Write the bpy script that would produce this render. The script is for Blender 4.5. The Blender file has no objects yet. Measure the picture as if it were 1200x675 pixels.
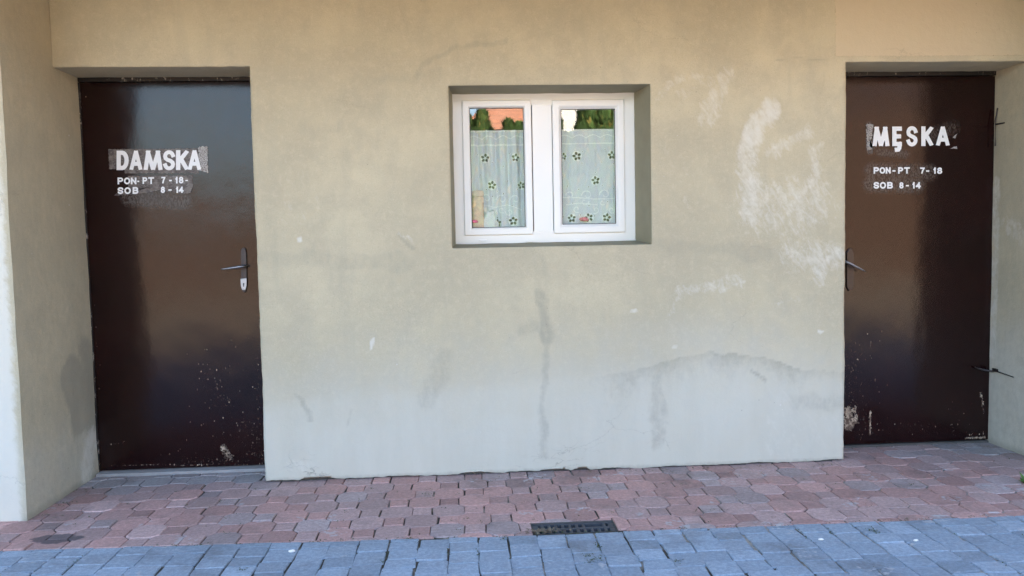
import bpy, bmesh, math, random
import numpy as np
from mathutils import Vector, Matrix, noise as mnoise
random.seed(7)
rad = math.radians
sc = bpy.context.scene
COL = sc.collection

# ------------------------------------------------------------------ camera
F, CW, CH = 930.43, 1200.0, 675.0
YAW, PITCH, ROLL = .0596, .0619, -.0198
CAM = Vector((0, -4.1, 1.231))
fw = Vector((math.sin(YAW)*math.cos(PITCH), math.cos(YAW)*math.cos(PITCH), -math.sin(PITCH)))
r0 = Vector((math.cos(YAW), -math.sin(YAW), 0)); u0 = r0.cross(fw)
rt = r0*math.cos(ROLL) + u0*math.sin(ROLL); up = -r0*math.sin(ROLL) + u0*math.cos(ROLL)
cd = bpy.data.cameras.new('camera'); cam = bpy.data.objects.new('camera', cd); COL.objects.link(cam)
cd.sensor_width = 36; cd.lens = 36*F/CW; cd.clip_end = 3000; cd.clip_start = .05
cam.matrix_world = Matrix((( rt.x, up.x, -fw.x, CAM.x), (rt.y, up.y, -fw.y, CAM.y), (rt.z, up.z, -fw.z, CAM.z), (0, 0, 0, 1)))
sc.camera = cam

def ray(u, v): return fw + rt*((u-CW/2)/F) - up*((v-CH/2)/F)
def at(u, v, Y):                       # a photo pixel on the upright plane y = Y
    d = ray(u, v); t = (Y-CAM.y)/d.y; p = CAM + d*t
    return Vector((p.x, Y, p.z))
def gr(u, v, z=0):                     # a photo pixel on the ground
    d = ray(u, v); t = (z-CAM.z)/d.z
    return CAM + d*t

# ------------------------------------------------------------------ helpers
def link(o, parent=None):
    COL.objects.link(o)
    if parent is not None: o.parent = parent
    return o
def tag(o, label=None, cat=None, group=None, kind=None):
    for k, v in (('label', label), ('category', cat), ('group', group), ('kind', kind)):
        if v: o[k] = v
    return o
def empty(name, label, cat, loc=(0, 0, 0), group=None):
    o = link(bpy.data.objects.new(name, None)); o.location = loc; o.empty_display_size = .1
    return tag(o, label, cat, group)

class MB:
    """collects vertices, faces and a colour per face; build() links ONE mesh object"""
    def __init__(s): s.v = []; s.f = []; s.c = []; s.m = []
    def add(s, vs, fs, col=(1, 1, 1, 1), mi=0):
        b = len(s.v); s.v += [tuple(p) for p in vs]
        for f in fs: s.f.append(tuple(b+i for i in f)); s.c.append(col); s.m.append(mi)
    def box(s, a, b, col=(1, 1, 1, 1), mi=0):
        (x0, y0, z0), (x1, y1, z1) = a, b
        s.add([(x0,y0,z0),(x1,y0,z0),(x1,y1,z0),(x0,y1,z0),(x0,y0,z1),(x1,y0,z1),(x1,y1,z1),(x0,y1,z1)],
              [(0,3,2,1),(4,5,6,7),(0,1,5,4),(1,2,6,5),(2,3,7,6),(3,0,4,7)], col, mi)
    def tube(s, pts, rs, n=10, cap=True, flat=1.0):
        pts = [Vector(p) for p in pts]; rings = []
        if not hasattr(rs, '__len__'): rs = [rs]*len(pts)
        for i, p in enumerate(pts):
            d = (pts[min(i+1, len(pts)-1)]-pts[max(i-1, 0)]).normalized()
            a = d.cross(Vector((0, 0, 1)));
            if a.length < 1e-3: a = d.cross(Vector((0, 1, 0)))
            a.normalize(); b = d.cross(a)
            rings.append([p+(a*math.cos(t)+b*math.sin(t)*flat)*rs[i] for t in [2*math.pi*k/n for k in range(n)]])
        vs = [q for r in rings for q in r]
        fs = [(i*n+k, i*n+(k+1) % n, (i+1)*n+(k+1) % n, (i+1)*n+k) for i in range(len(pts)-1) for k in range(n)]
        if cap: fs += [tuple(range(n))[::-1], tuple(range((len(pts)-1)*n, len(pts)*n))]
        s.add(vs, fs)
    def lathe(s, c, prof, n=24):
        c = Vector(c); vs = []; m = len(prof)
        for k in range(n):
            t = 2*math.pi*k/n
            vs += [c+Vector((r*math.cos(t), r*math.sin(t), z)) for r, z in prof]
        fs = [(k*m+i, ((k+1) % n)*m+i, ((k+1) % n)*m+i+1, k*m+i+1) for k in range(n) for i in range(m-1)]
        s.add(vs, fs)
    def ring(s, x0, x1, z0, z1, prof):
        """mitred rectangular frame: prof = list of (inset, y)"""
        vs = []
        for i, y in prof: vs += [(x0+i, y, z0+i), (x1-i, y, z0+i), (x1-i, y, z1-i), (x0+i, y, z1-i)]
        fs = [(4*k+j, 4*k+(j+1) % 4, 4*k+4+(j+1) % 4, 4*k+4+j) for k in range(len(prof)-1) for j in range(4)]
        s.add(vs, fs)
    def build(s, name, mats, parent=None, smooth=False, bevel=0, weld=False, seg=2, recalc=True):
        me = bpy.data.meshes.new(name); me.from_pydata(s.v, [], s.f)
        if not isinstance(mats, (list, tuple)): mats = [mats]
        for m in mats: me.materials.append(m)
        me.polygons.foreach_set('material_index', s.m)
        at_ = me.attributes.new('tint', 'FLOAT_COLOR', 'FACE')
        at_.data.foreach_set('color', np.array(s.c, dtype=np.float32).ravel())
        if weld or recalc:
            bm = bmesh.new(); bm.from_mesh(me)
            if weld: bmesh.ops.remove_doubles(bm, verts=bm.verts, dist=1e-5)
            if recalc: bmesh.ops.recalc_face_normals(bm, faces=bm.faces)
            bm.to_mesh(me); bm.free()
        if smooth: me.polygons.foreach_set('use_smooth', [True]*len(me.polygons))
        me.update()
        o = link(bpy.data.objects.new(name, me), parent)
        if bevel:
            b = o.modifiers.new('bevel', 'BEVEL'); b.width = bevel; b.segments = seg; b.limit_method = 'ANGLE'; b.angle_limit = rad(40)
        return o

# ------------------------------------------------------------------ node helper
class NT:
    def __init__(s, name):
        s.m = bpy.data.materials.new(name); s.m.use_nodes = True; s.t = s.m.node_tree; s.t.nodes.clear()
        s.out = s.n('ShaderNodeOutputMaterial'); s._co = None
    def n(s, typ, **kw):
        nd = s.t.nodes.new(typ)
        for k, v in kw.items(): setattr(nd, k, v)
        return nd
    def put(s, sock, v):
        if isinstance(v, bpy.types.NodeSocket): s.t.links.new(v, sock)
        elif v is not None:
            if hasattr(sock.default_value, '__len__') and not hasattr(v, '__len__'): v = (v,)*len(sock.default_value)
            if hasattr(sock.default_value, '__len__') and len(sock.default_value) == 4 and len(v) == 3: v = (*v, 1)
            sock.default_value = v
    def co(s):
        if s._co is None: s._co = s.n('ShaderNodeTexCoord').outputs['Object']
        return s._co
    def mp(s, scale, loc=(0, 0, 0), vec=None):
        nd = s.n('ShaderNodeMapping'); s.put(nd.inputs['Vector'], vec or s.co())
        nd.inputs['Scale'].default_value = scale; nd.inputs['Location'].default_value = loc
        return nd.outputs[0]
    def rot(s, a):
        nd = s.n('ShaderNodeVectorRotate', rotation_type='Y_AXIS'); s.put(nd.inputs['Vector'], s.co()); nd.inputs['Angle'].default_value = a
        return nd.outputs[0]
    def noise(s, scale, detail=4, rough=.55, vec=None, dist=0, out='Fac'):
        nd = s.n('ShaderNodeTexNoise'); s.put(nd.inputs['Vector'], vec or s.co())
        nd.inputs['Scale'].default_value = scale; nd.inputs['Detail'].default_value = detail
        nd.inputs['Roughness'].default_value = rough; nd.inputs['Distortion'].default_value = dist
        return nd.outputs[out]
    def vor(s, scale, vec=None, feature='F1', out='Distance', rnd=1):
        nd = s.n('ShaderNodeTexVoronoi', feature=feature); s.put(nd.inputs['Vector'], vec or s.co())
        nd.inputs['Scale'].default_value = scale; nd.inputs['Randomness'].default_value = rnd
        return nd.outputs[out]
    def ma(s, op, a, b=None, c=None, clamp=False):
        nd = s.n('ShaderNodeMath', operation=op, use_clamp=clamp)
        for i, v in enumerate((a, b, c)):
            if v is not None: s.put(nd.inputs[i], v)
        return nd.outputs[0]
    def ss(s, x, a, b, lo=0, hi=1):
        nd = s.n('ShaderNodeMapRange', interpolation_type='SMOOTHSTEP'); s.put(nd.inputs[0], x)
        nd.inputs[1].default_value = a; nd.inputs[2].default_value = b; nd.inputs[3].default_value = lo; nd.inputs[4].default_value = hi
        return nd.outputs[0]
    def mix(s, f, a, b, blend='MIX'):
        nd = s.n('ShaderNodeMix', data_type='RGBA', blend_type=blend, clamp_result=False)
        s.put(nd.inputs[0], f); s.put(nd.inputs[6], a); s.put(nd.inputs[7], b)
        return nd.outputs[2]
    def attr(s, name, out='Color'):
        return s.n('ShaderNodeAttribute', attribute_name=name).outputs[out]
    def sep(s, c):
        nd = s.n('ShaderNodeSeparateColor'); s.put(nd.inputs[0], c); return nd.outputs
    def xyz(s, c=None):
        nd = s.n('ShaderNodeSeparateXYZ'); s.put(nd.inputs[0], c or s.co()); return nd.outputs
    def bump(s, h, strength=.3, dist=.01, nrm=None):
        nd = s.n('ShaderNodeBump'); s.put(nd.inputs['Height'], h); nd.inputs['Strength'].default_value = strength
        nd.inputs['Distance'].default_value = dist
        if nrm is not None: s.put(nd.inputs['Normal'], nrm)
        return nd.outputs[0]
    def pbr(s, col, rough=.6, nrm=None, spec=None, metal=None, **kw):
        b = s.n('ShaderNodeBsdfPrincipled'); s.put(b.inputs['Base Color'], col); s.put(b.inputs['Roughness'], rough)
        if nrm is not None: s.put(b.inputs['Normal'], nrm)
        if spec is not None: s.put(b.inputs['Specular IOR Level'], spec)
        if metal is not None: s.put(b.inputs['Metallic'], metal)
        for k, v in kw.items(): s.put(b.inputs[k], v)
        s.t.links.new(b.outputs[0], s.out.inputs[0]); return s.m
    def shader(s, sh): s.t.links.new(sh, s.out.inputs[0]); return s.m

def simple(name, col, rough=.6, var=.12, scale=30, bump=.1, metal=None, spec=None):
    t = NT(name); n = t.noise(scale, 5)
    c = t.mix(n, tuple(x*(1-var) for x in col), tuple(x*(1+var) for x in col))
    return t.pbr(c, rough, t.bump(n, bump, .003), spec, metal)

# ------------------------------------------------------------------ plaster
def plaster(name, base, wing=False):
    t = NT(name)
    st = t.sep(t.attr('stain_light'))               # R pale marks, G dark stains and recess shade, B damp and painted skylight
    pt = t.attr('stain_light', 'Alpha')             # fresh patch
    nL = t.noise(1.3, 4, .5); nM = t.noise(5, 6, .6); nS = t.noise(28, 6, .65); nF = t.noise(160, 3, .6)
    nV = t.noise(1, 6, .62, vec=t.mp((9, 9, 1.6)))            # vertical run marks
    nD = t.noise(1, 6, .7, vec=t.mp((34, 34, 14), (3, 1, 2)))
    c = t.mix(t.ss(nL, .3, .7), tuple(b*k for b, k in zip(base, (.88, .88, .88))), tuple(b*k for b, k in zip(base, (1.1, 1.09, 1.07))))
    c = t.mix(t.ss(nM, .38, .66, 0, .62), c, tuple(b*k for b, k in zip(base, (.82, .82, .84))))
    c = t.mix(t.ss(nS, .45, .74, 0, .4), c, tuple(b*k for b, k in zip(base, (1.15, 1.15, 1.16))))
    c = t.mix(t.ss(nV, .5, .7, 0, .35), c, tuple(b*k for b, k in zip(base, (.8, .82, .86))))
    c = t.mix(t.ss(nF, .52, .75, 0, .5), c, tuple(b*.72 for b in base)); c = t.mix(t.ss(nF, .25, .45, .35, 0), c, tuple(b*1.3 for b in base))
    # fresh patch (sharp ragged edge)
    pm = t.ss(t.ma('ADD', pt, t.ma('MULTIPLY', t.ma('SUBTRACT', nS, .5), .7)), .46, .54)
    c = t.mix(t.ma('MULTIPLY', pm, .8), c, (.60, .50, .345))
    # damp foot of the wall, paled further to paint in brighter skylight
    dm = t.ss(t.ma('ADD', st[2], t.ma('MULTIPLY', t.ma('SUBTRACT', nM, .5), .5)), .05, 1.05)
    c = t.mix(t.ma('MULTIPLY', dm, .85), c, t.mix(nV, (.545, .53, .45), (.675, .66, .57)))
    # dark stains, and the shade tone painted on the recess sides
    nR = t.ma('ADD', t.ma('MULTIPLY', nD, .45), t.ma('MULTIPLY', nS, .55))
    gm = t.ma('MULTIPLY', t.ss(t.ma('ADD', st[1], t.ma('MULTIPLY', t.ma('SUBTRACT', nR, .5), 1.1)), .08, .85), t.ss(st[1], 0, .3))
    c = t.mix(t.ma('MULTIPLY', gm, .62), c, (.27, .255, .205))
    # pale scrub marks and the pale wing front
    nW = t.noise(1, 6, .75, vec=t.mp((30, 30, 11), (3, 1, 2), t.rot(.5)), dist=.6)
    wm = t.ma('MULTIPLY', t.ss(t.ma('ADD', st[0], t.ma('MULTIPLY', t.ma('SUBTRACT', t.ma('ADD', t.ma('MULTIPLY', nW, .7), t.ma('MULTIPLY', nS, .3)), .5), 2.6)), .3, 1.25), t.ss(st[0], 0, .4))
    c = t.mix(t.ma('MULTIPLY', wm, .78), c, (.70, .67, .58))
    # small chips and pinholes
    wv = t.mp((1, 1, 1), vec=None)
    v1 = t.vor(9, vec=t.mp((1, 1, 1), (.3, 0, .7))); chip = t.ma('MULTIPLY', t.ss(v1, .035, .05, 1, 0), t.ss(nM, .55, .62))
    c = t.mix(t.ma('MULTIPLY', chip, .7), c, (.75, .73, .68))
    v2 = t.vor(14, vec=t.mp((1, 1, 1), (1.7, 0, .2))); pin = t.ma('MULTIPLY', t.ss(v2, .03, .05, 1, 0), t.ss(nL, .5, .6))
    c = t.mix(t.ma('MULTIPLY', pin, .5), c, (.2, .18, .14))
    # hairline cracks near the ground
    wobv = t.n('ShaderNodeVectorMath', operation='MULTIPLY_ADD'); t.put(wobv.inputs[0], t.noise(14, 5, .65, out='Color')); t.put(wobv.inputs[1], (.09, .09, .09)); t.put(wobv.inputs[2], t.co())
    ed = t.vor(1, vec=t.mp((7, 7, 22), (.2, 0, .4), wobv.outputs[0]), feature='DISTANCE_TO_EDGE')
    ed2 = t.vor(1, vec=t.mp((1.6, 1.6, 3.4), (.6, .3, .1), wobv.outputs[0]), feature='DISTANCE_TO_EDGE')
    z = t.xyz()[2]
    ck = t.ma('MULTIPLY', t.ss(ed, .0, .022, .8, 0), t.ma('MULTIPLY', t.ss(z, .06, .2, 1, 0), t.ss(t.noise(3.1, 3), .53, .66)))
    ck2 = t.ma('MULTIPLY', t.ss(ed2, .0, .006, 1, 0), t.ss(t.noise(2.3, 2), .56, .64))
    ckk = t.ma('MAXIMUM', ck, t.ma('MULTIPLY', ck2, .35))
    c = t.mix(t.ma('MULTIPLY', ckk, .65), c, (.2, .19, .17))
    h = t.ma('ADD', t.ma('MULTIPLY', nM, 1.2), t.ma('ADD', t.ma('MULTIPLY', nS, .35), t.ma('MULTIPLY', nF, .12)))
    h = t.ma('SUBTRACT', h, t.ma('ADD', t.ma('MULTIPLY', ckk, .4), t.ma('MULTIPLY', chip, .3)))
    h = t.ma('ADD', h, t.ma('MULTIPLY', pm, .3))
    return t.pbr(c, .9, t.bump(h, .6, .008), .2)

WALLC = (.535, .470, .325)
M = {}
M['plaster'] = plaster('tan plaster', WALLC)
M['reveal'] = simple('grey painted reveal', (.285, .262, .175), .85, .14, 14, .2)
M['foot'] = simple('dark foundation', (.09, .085, .08), .95, .4, 40, .5)
M['concrete'] = simple('concrete', (.36, .36, .36), .9, .2, 26, .4)
M['black'] = simple('dark void', (.012, .011, .010), .9)
M['steel'] = simple('worn steel', (.34, .345, .36), .42, .25, 60, .1, metal=1)
M['oldsteel'] = simple('dull steel', (.06, .05, .048), .45, .4, 60, .2, metal=.8)
M['letter'] = simple('white vinyl', (.88, .88, .87), .45, .03, 60, .05)
M['pvc'] = simple('white pvc', (.90, .885, .84), .28, .02, 3, .02)
M['seal'] = simple('black seal', (.015, .015, .016), .5)
M['room'] = simple('room wall', (.33, .32, .30), .9)
M['shade_soffit'] = simple('painted soffit boards', (.27, .19, .105), .7, .2, 9, .2)
M['rooftile'] = simple('dark roof', (.10, .07, .06), .8)

# stains and painted light -------------------------------------------------------------
def seg_d(P, a, b):
    a = np.array(a); b = np.array(b); ba = b-a
    h = np.clip(((P-a)@ba)/max(ba@ba, 1e-9), 0, 1)
    return np.linalg.norm(P-a-h[:, None]*ba, axis=1)
def smooth(d, r, soft): 
    t = np.clip((r+soft-d)/soft, 0, 1); return t*t*(3-2*t)
W2 = lambda u, v, Y=0: (at(u, v, Y).x, at(u, v, Y).z)
PX = 4.5e-3                                   # metres per photo pixel on the wall

def wall_stain(P):
    """P: n x 2 (x, z) -> n x 4 stain weights on the street face of the wall"""
    n = len(P); S = np.zeros((n, 4), dtype=np.float32)
    wob = np.array([[mnoise.noise(Vector((x*5, z*5, 0))), mnoise.noise(Vector((x*5, z*5, 9)))] for x, z in P])
    Q = P + wob*.03
    oct_ = lambda x, z, q: sum(mnoise.noise(Vector((x*f, z*f, q)))/f*7 for f in (7, 16, 36))
    Q0 = P + np.array([[oct_(x, z, 3), oct_(x, z, 14)] for x, z in P])*.035
    def put(ch, pts, r, soft, w):
        for i in range(len(pts)-1):
            S[:, ch] = np.maximum(S[:, ch], (w*1.0 if ch == 0 else w)*smooth(seg_d(Q0 if soft > 4 else Q, W2(*pts[i]), W2(*pts[i+1])), r*PX, soft*PX))
    # pale scrub marks between window and right door
    put(0, [(902, 128), (884, 150), (877, 168)], 7, 14, 1.0)
    put(0, [(877, 166), (876, 205), (881, 250)], 5, 18, .8)
    put(0, [(943, 158), (906, 174)], 2, 16, .7)
    put(0, [(958, 175), (955, 207), (922, 249)], 1, 14, .75)
    put(0, [(852, 87), (838, 116), (825, 143)], 4, 14, .6)
    put(0, [(776, 112), (792, 92), (815, 90), (836, 98)], 1, 10, .55)
    put(0, [(800, 112), (812, 105)], 2, 8, .5)
    put(0, [(890, 245), (950, 240)], 14, 40, .62)
    put(0, [(931, 298), (975, 300)], 8, 26, .65)
    put(0, [(984, 291), (958, 327)], 1, 10, .75)
    put(0, [(795, 345), (830, 338), (869, 328)], 3, 12, .6)
    put(0, [(778, 367), (793, 349)], 1, 6, .6)
    put(0, [(845, 342), (874, 326)], 0, 5, .8)
    put(0, [(900, 360), (936, 348)], 0, 7, .5)
    put(0, [(793, 190), (798, 240)], 3, 30, .3)
    put(0, [(780, 165), (780, 185)], 0, 4, .5)
    put(0, [(915, 470), (920, 525), (960, 500)], 10, 40, .4)
    put(0, [(850, 490), (852, 498)], 2, 5, .5)
    put(0, [(470, 272), (484, 286)], 0, 5, .6)
    put(0, [(436, 396), (433, 412)], 1, 2, 1.2)
    put(0, [(560, 338), (580, 334)], 0, 4, .4)
    put(0, [(350, 282), (350, 283)], 2, 2, 1.2)
    put(0, [(740, 366), (743, 366)], 2, 2, 1.1)
    put(0, [(788, 406), (790, 406)], 2, 2, 1.0)
    put(0, [(960, 392), (963, 392)], 2, 2, 1.1)
    put(0, [(340, 545), (365, 552)], 3, 10, .6)
    put(0, [(345, 180), (350, 245)], 16, 26, .28)
    put(0, [(530, 70), (590, 62)], 10, 20, .22)
    put(0, [(615, 35), (628, 20)], 1, 8, .3)
    # dark stains
    put(1, [(634, 345), (637, 370), (641, 398)], 4, 10, .52)
    put(1, [(633, 300), (635, 345)], 1, 9, .3)
    put(1, [(641, 400), (637, 470), (637, 535)], 1, 8, .42)
    put(1, [(612, 385), (625, 380)], 3, 12, .4)
    put(1, [(768, 440), (772, 480), (771, 515)], 4, 14, .4)
    te = np.interp(Q[:, 0], [W2(u, 430)[0] for u in (660, 700, 760, 800, 835, 880, 985)], [W2(800, v)[1] for v in (440, 437, 429, 416, 410, 419, 441)])
    te = te + np.array([.016*mnoise.noise(Vector((x*13, z*5, 40)))+.010*mnoise.noise(Vector((x*37, z*20, 41))) for x, z in P]); below = te-Q[:, 1]; fx_ = np.clip((Q[:, 0]-W2(655, 430)[0])/.35, 0, 1)
    S[:, 1] = np.maximum(S[:, 1], .62*fx_*np.clip(below/.012, 0, 1)*np.exp(-np.clip(below, 0, 9)/.16)*np.array([.75+.6*mnoise.noise(Vector((x*5, z*4, 50))) for x, z in P]))
    S[:, 1] = np.maximum(S[:, 1], .6*np.clip((.035-P[:, 1])/.03, 0, 1))
    put(1, [(770, 288), (840, 292), (900, 296)], 3, 14, .36)
    put(1, [(315, 304), (400, 306), (470, 306)], 5, 12, .34)
    put(1, [(463, 318), (478, 308)], 2, 12, .36)
    put(1, [(470, 274), (486, 292)], 1, 4, .5)
    put(1, [(490, 88), (505, 70), (535, 58), (590, 50)], 1, 6, .42)
    put(1, [(430, 98), (520, 84)], 2, 10, .3)
    put(1, [(355, 150), (400, 148)], 2, 12, .28)
    put(1, [(905, 71), (968, 72)], 0, 3, .5)
    put(1, [(968, 72), (968, 98)], 0, 3, .3)
    put(1, [(500, 470), (520, 420)], 4, 18, .35)
    put(1, [(352, 465), (362, 492)], 1, 5, .5)
    put(1, [(410, 480), (405, 500)], 0, 4, .4)
    put(1, [(880, 435), (896, 448)], 0, 3, .6)
    put(1, [(935, 470), (985, 470)], 2, 20, .35)
    # rising damp, with a skylight gradient painted into its wide fade
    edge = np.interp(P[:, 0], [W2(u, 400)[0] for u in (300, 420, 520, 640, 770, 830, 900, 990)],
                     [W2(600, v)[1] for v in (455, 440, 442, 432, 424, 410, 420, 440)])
    lo = np.clip((edge-P[:, 1]+.42)/.75, 0, 1)                    # pale foot fading upwards: damp plus painted light from the sky
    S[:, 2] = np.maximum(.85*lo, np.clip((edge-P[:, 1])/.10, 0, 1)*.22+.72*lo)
    # fresh patch over the right door
    x0, z0 = W2(979, 40); x1, z1 = W2(1000, 66)
    S[:, 3] = np.clip(np.minimum((P[:, 0]-x0)/.05, (P[:, 1]-z1)/.03)+.5, 0, 1)
    return S

def add_stain(me, fn):
    n = len(me.vertices); co = np.empty(n*3, dtype=np.float64); me.vertices.foreach_get('co', co); co = co.reshape(-1, 3)
    a = me.attributes.new('stain_light', 'FLOAT_COLOR', 'POINT')
    a.data.foreach_set('color', np.asarray(fn(co), dtype=np.float32).ravel())

# ------------------------------------------------------------------ dimensions
D = .262                                        # door plane
XW, XR = -2.0, 3.008                            # inner faces of the two side walls
XL0, XR0 = -1.047, 2.016                        # the wall between the doors
HT = 2.118
wx0, wz0 = W2(530, 291); wx1, wz1 = W2(762, 98.5)
FY = .215                                       # window frame plane
bx0, bz0 = W2(534.5, 285.5, FY); bx1, bz1 = W2(742, 109, FY)
TOP = 2.62

building = empty('building', 'tan plastered public toilet building with two brown doors and a small white window', 'building')

def grid_lines(stops, step):
    out = []
    for a, b in zip(stops[:-1], stops[1:]):
        n = max(1, round((b-a)/step)); out += [a+(b-a)*i/n for i in range(n)]
    return out+[stops[-1]]

# street face with door and window openings ---------------------------
mb = MB()
xs = grid_lines([XW, XL0, wx0, wx1, XR0, XR], .013); zs = grid_lines([.0, wz0, wz1, HT, TOP], .013)
idx = {}
def solid(x, z):
    if z < HT and (x < XL0 or x > XR0): return False
    if wx0 < x < wx1 and wz0 < z < wz1: return False
    return True
def vid(i, j):
    if (i, j) not in idx:
        x, z = xs[i], zs[j]
        y = .0035*mnoise.noise(Vector((x*1.7, z*1.7, 3)))+.0016*mnoise.noise(Vector((x*7, z*7, 5)))
        dx = dz = 0
        if abs(x-XL0) < 1e-6 or abs(x-XR0) < 1e-6: dx = .005*mnoise.noise(Vector((x, z*3, 1)))+.002*mnoise.noise(Vector((x, z*18, 1)))
        if abs(z-HT) < 1e-6: dz = .004*mnoise.noise(Vector((x*3, z, 2)))+.002*mnoise.noise(Vector((x*18, z, 2)))
        if j == 0:                                     # broken lower edge of the render coat
            dz = .006+.006*mnoise.noise(Vector((x*6, 0, 4)))+.004*mnoise.noise(Vector((x*30, 0, 4)))
            dz += .016*max(0, mnoise.noise(Vector((x*4.3, 2, 4))))*(1+.6*mnoise.noise(Vector((x*45, 1, 4))))
            for ua, ub in ((538, 580), (632, 668), (670, 692), (360, 400)):
                xa, xb = gr(ua, 552).x, gr(ub, 552).x
                if xa < x < xb: dz += .012*math.sin(math.pi*(x-xa)/(xb-xa))**.5*(1+.5*mnoise.noise(Vector((x*40, 3, 4))))
        idx[(i, j)] = len(mb.v); mb.v.append((x+dx, y, z+dz))
    return idx[(i, j)]
for i in range(len(xs)-1):
    for j in range(len(zs)-1):
        if solid((xs[i]+xs[i+1])/2, (zs[j]+zs[j+1])/2):
            mb.f.append((vid(i, j), vid(i+1, j), vid(i+1, j+1), vid(i, j+1))); mb.c.append((1,)*4); mb.m.append(0)
# returns: soffits over the doors, cheeks of the middle pier
def edge_ids(fx=None, fz=None, lo=0, hi=0):
    if fx is not None:
        i = min(range(len(xs)), key=lambda k: abs(xs[k]-fx)); return [idx[(i, j)] for j in range(len(zs)) if lo-1e-6 <= zs[j] <= hi+1e-6]
    j = min(range(len(zs)), key=lambda k: abs(zs[k]-fz)); return [idx[(i, j)] for i in range(len(xs)) if lo-1e-6 <= xs[i] <= hi+1e-6]
def sweep_back(ids, ydeep, mi=0, target=None):
    prev = ids
    for s_ in ((1.0,) if target else (.3, .65, 1.0)):
        new = []
        for k in ids:
            x, y, z = mb.v[k]; p = (x, y+(ydeep-y)*s_, z)
            if target: p = target(x, z)
            new.append(len(mb.v)); mb.v.append(p)
        for a in range(len(ids)-1):
            mb.f.append((prev[a], prev[a+1], new[a+1], new[a])); mb.c.append((1,)*4); mb.m.append(mi)
        prev = new
sweep_back(edge_ids(fz=HT, lo=XW, hi=XL0), D+.06)
sweep_back(edge_ids(fz=HT, lo=XR0, hi=XR), D+.06)
sweep_back(edge_ids(fx=XL0, lo=0, hi=HT), D+.06)
sweep_back(edge_ids(fx=XR0, lo=0, hi=HT), D+.06)
def tgt(x, z):
    a = (x-wx0)/(wx1-wx0); b = (z-wz0)/(wz1-wz0)
    w = .003*mnoise.noise(Vector((x*9, z*9, 7)))
    return (bx0+(bx1-bx0)*a+w, FY+.03, bz0+(bz1-bz0)*b+w)
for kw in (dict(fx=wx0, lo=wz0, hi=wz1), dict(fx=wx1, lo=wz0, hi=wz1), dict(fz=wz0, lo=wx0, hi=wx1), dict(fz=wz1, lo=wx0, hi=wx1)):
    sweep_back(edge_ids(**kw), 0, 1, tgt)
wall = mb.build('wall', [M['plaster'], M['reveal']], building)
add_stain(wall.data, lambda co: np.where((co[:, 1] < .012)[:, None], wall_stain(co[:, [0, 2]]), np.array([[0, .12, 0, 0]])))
for p in wall.data.polygons: p.use_smooth = abs(p.normal.y) > .9

# solid masonry behind the render coat (keeps light out of the room)
mb = MB()
mb.box((XL0+.02, .014, -.05), (XR0-.02, .03, .05))
mb.build('foundation', M['foot'], building)

# side walls ----------------------------------------------------------
def side_wall(x, s, y0, stainfn):
    m_ = MB(); ys = grid_lines([y0, D+.08], .013*2); zz = grid_lines([0, TOP], .02)
    base = 0
    for j, z in enumerate(zz):
        for i, y in enumerate(ys):
            dx = .006*mnoise.noise(Vector((y*2, z*2, 11+s)))+.002*mnoise.noise(Vector((y*9, z*9, 12+s)))
            m_.v.append((x+dx, y+(.005*mnoise.noise(Vector((1, z*4, 3))) if i == 0 else 0), z))
    w = len(ys)
    for j in range(len(zz)-1):
        for i in range(w-1):
            m_.f.append((j*w+i, j*w+i+1, (j+1)*w+i+1, (j+1)*w+i)); m_.c.append((1,)*4); m_.m.append(0)
    # front of the wing
    fx = [x+s*k*.05 for k in range(0, 41)]; b0 = len(m_.v)
    for j in range(len(zz)):
        for i, xx in enumerate(fx):
            if i == 0: m_.v.append(m_.v[j*w])
            else: m_.v.append((xx, y0+.004*mnoise.noise(Vector((xx*3, zz[j]*3, 15))), zz[j]))
    wf = len(fx)
    for j in range(len(zz)-1):
        for i in range(wf-1):
            m_.f.append((b0+j*wf+i, b0+j*wf+i+1, b0+(j+1)*wf+i+1, b0+(j+1)*wf+i)); m_.c.append((1,)*4); m_.m.append(0)
    # outer side and back so that the wing is solid
    xo = x+s*2.0
    m_.add([(xo, y0, 0), (xo, 6, 0), (xo, 6, TOP), (xo, y0, TOP)], [(0, 1, 2, 3)])
    o = m_.build('side_wall', M['plaster'], building, weld=True)
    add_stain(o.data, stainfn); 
    for p in o.data.polygons: p.use_smooth = True
    o.data.set_sharp_from_angle(angle=rad(40))
    return o
def st_left(co):
    S = np.zeros((len(co), 4)); side = np.abs(co[:, 0]-XW) < .03
    P = co[:, [1, 2]]; wob = np.array([[mnoise.noise(Vector((a*6, b*6, 2)))*.03]*2 for a, b in P]); Q = P+wob
    S[:, 2] = np.where(side, np.clip((.5-co[:, 2])/.5, 0, .5), np.clip((1.0-co[:, 2])/.8, 0, .8))
    S[:, 1] = np.where(side, np.maximum(1.5*smooth(seg_d(Q, (.02, .58), (.10, .36)), .03, .12), .9*smooth(seg_d(Q, (.18, .7), (.2, .3)), .02, .12)), 0)
    S[:, 1] = np.maximum(S[:, 1], np.where(side, np.maximum(.36, .95*np.clip((.05-co[:, 2])/.045, 0, 1)), 0))  # even dark tone puts recess shade into the side face; ground line is dirt
    S[:, 0] = np.where(side, 1.0*smooth(seg_d(Q, (.12, .06), (.2, .2)), .03, .1), 1.5)  # scrub patch on the side face; wing front pale all over
    S[:, 0] = np.maximum(S[:, 0], np.where(side, .7*smooth(np.abs(Q[:, 0]-0.005), .0, .014)*(co[:, 2] > HT), 0))
    return S
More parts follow.
